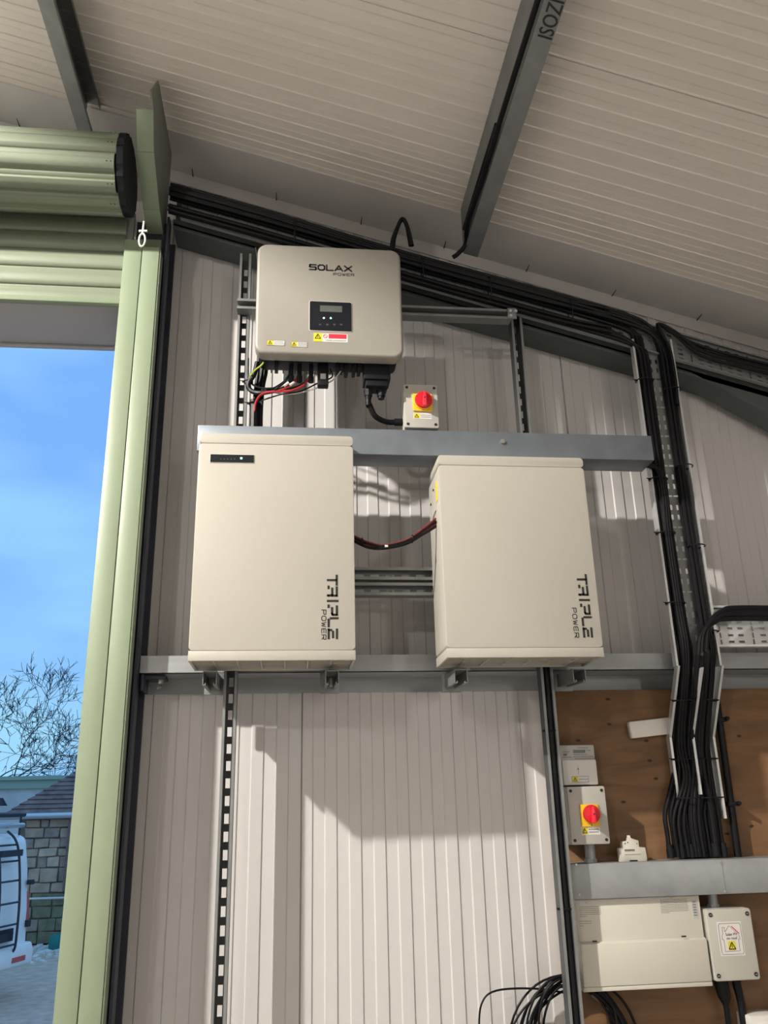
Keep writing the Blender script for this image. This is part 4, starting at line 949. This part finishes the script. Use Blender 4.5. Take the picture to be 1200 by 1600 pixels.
# coil of spare black cable hung behind the right post
hang = un(895, 1545, 2.80)
for i in range(13):
    rw = .115+.0065*i*random.uniform(.8, 1.2); rh = .16+.008*i*random.uniform(.8, 1.2)
    cx = hang.x-.02+random.uniform(-.012, .012); cz = hang.z-rh+.035+random.uniform(-.02, .012); y = 2.715+.008*(i % 8)
    y = 2.73+.0085*(i % 7); pts = []
    for j in range(18):
        t = 2*math.pi*j/18; pts.append((cx+rw*math.cos(t)+.012*math.sin(2*t+i), y+.002*math.sin(3*t), cz+rh*math.sin(t)+.008*math.cos(3*t+i)))
    pts.append(pts[0]); cable(pts, .0038, 'turn of thin black cable in the coil at the bottom, behind the right post', 'turns of the black cable coil', k=3, n=6)
cable([hang+Vector((-.0, -.04, -.01)), un(840, 1545, 2.76), un(775, 1548, 2.76), un(752, 1570, 2.76), un(748, 1620, 2.76)], .0032, 'stray black strand looping out left of the cable coil', n=6)
cable([hang+Vector((.04, -.06, .0)), un(940, 1566, 2.755), un(972, 1592, 2.755), un(990, 1640, 2.755)], .0032, 'stray black strand falling to the right of the cable coil over the plywood', n=6)
cable([hang+Vector((.04, -.05, -.01)), un(945, 1572, 2.76), un(958, 1590, 2.76), un(960, 1640, 2.76)], .0032, 'brown strand falling to the right of the cable coil', n=6, m='wood')

# ================================================================== OUTSIDE
# stone barn
YB = 17.4
bl = un(8, 1275, YB).x; br = bl+9
eave = un(60, 1275, YB).z
BN = thing('stone_barn', 'old stone barn with a hipped clay tile roof beyond the yard', 'building', ((bl+br)/2, YB+2.5, FZ))
obj('wall', MB().box(bl+.25, br-.25, YB+.06, YB+5, FZ, eave-.02), M['mortar'], BN, flat=True)
z = FZ+.0; row = 0
sx0, sx1 = un(30, 1400, YB).x, un(150, 1400, YB).x+.5
cnt = 0
while z < eave-.10:
    h = random.uniform(.15, .25)
    if z+h > eave-.06: h = eave-.06-z
    x = sx0-random.uniform(0, .25)
    if h < .06: break
    while x < sx1:
        w_ = random.uniform(.16, .42); g_ = .007
        pts = []
        for cx_, cz_ in ((0, 0), (1, 0), (1, 1), (0, 1)):
            pts.append((x+g_+(w_-2*g_)*cx_+random.uniform(-.01, .01), z+g_+(h-2*g_)*cz_+random.uniform(-.01, .01)))
        d = random.uniform(.02, .06)
        mm = random.choice(('stoneA', 'stoneA', 'stoneB', 'stoneC')) if z > FZ+.62 else random.choice(('stoneG', 'stoneG', 'stoneC'))
        obj('stone', MB().prism(pts, (0, YB+.05-d, 0), (1, 0, 0), (0, 0, 1), (0, d+.05, 0)), M[mm], BN, bevel=.012, seg=1); cnt += 1
        x += w_
    z += h; row += 1
dpx = un(107, 1340, YB-.08); obj('door_post', MB().box(dpx.x-.05, dpx.x+.05, YB-.12, YB-.02, un(107, 1392, YB-.1).z, eave-.05), M['wood'], BN)
# hipped roof in courses
pitch = R(38); cs = .135; oh = .12
for c in range(20):
    s0, s1 = c*cs, (c+1)*cs+.03
    def pt(s, side):
        y = YB-oh+s*math.cos(pitch); zz = eave+.03+s*math.sin(pitch); inset = s*math.cos(pitch)*1.0
        return (bl+inset if side == 0 else br-inset, y, zz)
    a, b, c_, d = pt(s0, 0), pt(s0, 1), pt(s1, 1), pt(s1, 0)
    up_ = Vector((0, -math.sin(pitch), math.cos(pitch)))
    t0, t1 = .035, .008
    vs = [Vector(a)+up_*0, Vector(b), Vector(c_), Vector(d), Vector(a)+up_*t0, Vector(b)+up_*t0, Vector(c_)+up_*t1, Vector(d)+up_*t1]
    obj('tile_course', MB().add(vs, [(0, 1, 2, 3), (4, 7, 6, 5), (0, 4, 5, 1), (1, 5, 6, 2), (2, 6, 7, 3), (3, 7, 4, 0)]), M['tile'], BN, flat=True)
obj('gutter', MB().tube([(bl-.05, YB-oh-.05, eave), (br+.05, YB-oh-.05, eave)], .055, 10), M['alu'], BN)
y0 = un(80, 1403, YB-.12)
obj('pipe', MB().tube([(un(30, 1403, YB-.12).x, YB-.12, y0.z), (un(150, 1403, YB-.12).x+.3, YB-.12, y0.z-.01)], .018, 8), M['whiteb'], BN)
p = un(82, 1462, YB-.5); mb = MB(); rbox(mb, p.x-.0, p.x+.35, YB-.75, YB-.45, FZ-.02, FZ+.22, .05); tag(obj('plastic_tub', mb, M['teal'], bevel=.02), 'small teal tub on the gravel at the foot of the barn wall', 'tub')
# rubble at the wall foot
mb = MB()
for i in range(260):
    x = random.uniform(-4.6, -2.2); y = YB-.2-abs(random.gauss(0, .7)); s = random.uniform(.02, .06)
    if math.hypot(x+4.6, y-YB) > 5: continue
    c = Vector((x, y, FZ-.02+s*.3)); a = random.uniform(0, 3)
    mb.obox(c, (s*math.cos(a), s*math.sin(a), .2*s), (-s*.7*math.sin(a), s*.7*math.cos(a), 0), (0, 0, s*.5))
tag(obj('gravel_stones', mb, M['whiteb'], flat=True), 'scattered pale stones on the ground at the foot of the barn', 'gravel', kind='stuff')
# shed behind
YS = 25.0
g1 = un(40, 1213, YS).z; g0 = un(40, 1232, YS).z
SH = thing('pale_shed', 'long pale shed with a green roof edge behind the barn at the left', 'building', (-10, YS+3, FZ))
obj('wall', MB().box(-22, -3.9, YS, YS+3, FZ, g0), M['shed'], SH, flat=True)
obj('fascia', MB().box(-22.1, -3.8, YS-.12, YS+3.1, g0, g1-.10), M['shedg'], SH, flat=True)
obj('roof_edge', MB().box(-22.2, -3.7, YS-.2, YS+3.2, g1-.10, g1), M['shedg'], SH, flat=True)
p = un(3, 1253, YS-.2); obj('wall_lamp', MB().cyl((p.x, YS-.35, p.z-.1), (p.x, YS-.35, p.z+.10), .19, 14, .06), M['vandark'], SH)
# bare trees
def tree(label, base, h, seed, r0, spread=.55, depth=7, lean=(0, 0)):
    rnd = random.Random(seed); tk = MB(); br_ = MB()
    def grow(p, d, L, r, lv):
        n = 3; pts = [p]; rr = [r]
        for i in range(n):
            d = (d+Vector((rnd.uniform(-1, 1), rnd.uniform(-1, 1), rnd.uniform(-.5, .7)))*.17).normalized(); p = p+d*(L/n); pts.append(p); rr.append(r*(1-.35*(i+1)/n))
        (tk if lv == 0 else br_).tube(pts, r, 6 if lv < 2 else (4 if lv < 4 else 3), rr)
        if lv >= depth: return
        k = 3 if lv < 4 or rnd.random() < .6 else 2
        for j in range(k):
            ax = d.orthogonal().normalized(); ax.rotate(Matrix.Rotation(rnd.uniform(0, 6.28), 3, d))
            nd = (d+ax*rnd.uniform(spread*.5, spread*1.5)+Vector((0, 0, .10))).normalized()
            grow(p if j else p, nd, L*rnd.uniform(.66, .86), max(.011, rr[-1]*rnd.uniform(.60, .78)), lv+1)
    grow(Vector((0, 0, 0)), Vector((lean[0], lean[1], 1)).normalized(), h*.30, r0, 0)
    t = thing('bare_tree', label, 'tree', base)
    obj('trunk', tk, M['bark'], t, local=True); obj('branches', br_, M['bark'], t, local=True)
    return t
tb = un(4, 1280, 34.0)
tree('large bare winter tree rising behind the pale shed', (tb.x, 34, FZ), 7.3, 31, .17, spread=.85, depth=7)
tb = un(60, 1280, 40.0)
tree('small faint bare tree low behind the shed roof', (tb.x, 40, FZ), 4.6, 5, .07, spread=.9, depth=5)
# van, its rear turned three quarters away
pc = un(50, 1400, 13.0)
VN = thing('white_van', 'white van parked outside, seen from behind with a black ladder on its door', 'van', (pc.x, 13.0, FZ), rz=R(-20))
def V3(m, mb, name, par=VN, **k): return obj(name, mb, M[m], par, local=True, **k)
Wv = 1.9                                       # local: +x = backwards out of the rear face, y from 0 (far corner) to -1.9
side = [(-4.9, .45), (-4.95, .9), (-4.6, 1.15), (-3.9, 1.25), (-3.2, 1.85), (-2.6, 1.95), (-.30, 1.95), (-.16, 1.90), (-.08, 1.5), (-.02, 1.0), (0, .62), (0, .42)]
mb = MB().prism(side, (0, -Wv, 0), (1, 0, 0), (0, 0, 1), (0, Wv, 0)); V3('van', mb, 'body', bevel=.07, seg=4)
mb = MB().prism([(-.06, .32), (.09, .34), (.10, .50), (.06, .60), (-.06, .60)], (0, -Wv-.02, 0), (1, 0, 0), (0, 0, 1), (0, Wv+.04, 0)); V3('van', mb, 'bumper', bevel=.03, seg=3)
V3('tail', MB().box(.095, .108, -.42, -.16, .40, .46), 'reflector'); V3('tail', MB().box(.095, .108, -1.74, -1.48, .40, .46), 'reflector')
for y in (-.045, -Wv+.045):
    mb = MB().prism([(-.14, .80), (.002, .80), (-.045, 1.22), (-.16, 1.25)], (0, y-.02, 0), (1, 0, 0), (0, 0, 1), (0, .07, 0)); V3('tail', mb, 'tail_lamp', bevel=.015)
mb = MB().prism([(-.066, 1.08), (-.052, 1.08), (-.125, 1.66), (-.14, 1.66)], (0, -Wv+.18, 0), (1, 0, 0), (0, 0, 1), (0, .62, 0)); V3('glassd', mb, 'rear_window')
V3('vandark', MB().box(-.03, .022, -Wv+.35, -.35, .66, .80), 'number_plate_recess')
V3('vandark', MB().box(-.04, .03, -.09, -.02, 1.30, 1.36), 'hinge'); V3('vandark', MB().box(-.03, .04, -.08, -.02, .78, .86), 'hinge')
for x in (-.95, -3.95):
    for y in (-.11, -Wv+.11):
        mb = MB().cyl((x, y-.1, .31), (x, y+.1, .31), .33, 24); w0 = V3('rubber', mb, 'wheel', bevel=.03); V3('alu', MB().cyl((x, y-.105, .31), (x, y+.105, .31), .19, 16), 'hub', w0)
# ladder on the rear door
LD = []
for y in (-.40, -.80):
    pts = [(.02, y, .50), (.10, y, .56), (.11, y, .75), (.10, y, 1.1), (.06, y, 1.45), (-.0, y, 1.75), (-.08, y, 1.90), (-.2, y, 1.99)]
    V3('ladder', MB().tube(smooth(pts, 4), .016, 8), 'ladder_rail')
for z_ in (.62, .86, 1.12, 1.38, 1.62, 1.82):
    xx = .105 if z_ < 1.1 else .105-(z_-1.1)*.20
    V3('ladder', MB().cyl((xx, -.80, z_), (xx, -.40, z_), .013, 8), 'ladder_rung')
V3('ladder', MB().box(.02, .06, -.80, -.38, 1.68, 1.76), 'ladder_hook'); V3('vandark', MB().box(.012, .06, -.86, -.40, .66, .76), 'door_handle')
# roof rack
rr_ = []
for z_, nm in ((2.06, 'alu'), (2.20, 'ladder')):
    pts = [(-2.6, -.10, z_), (-.25, -.10, z_), (-.17, -.13, z_), (-.15, -.25, z_), (-.15, -1.65, z_), (-.17, -1.77, z_), (-.25, -1.80, z_), (-2.6, -1.80, z_)]
    V3(nm, MB().tube(pts, .034, 8), 'rack_rail')
for x, y in ((-.22, -.12), (-.22, -1.78), (-1.3, -.10), (-1.3, -1.8), (-2.5, -.10), (-2.5, -1.8), (-.15, -.9)):
    V3('ladder', MB().cyl((x, y, 1.93), (x, y, 2.21), .014, 8), 'rack_post')
for x in (-.8, -1.6, -2.3): V3('alu', MB().cyl((x, -1.8, 2.06), (x, -.1, 2.06), .016, 8), 'rack_bar')
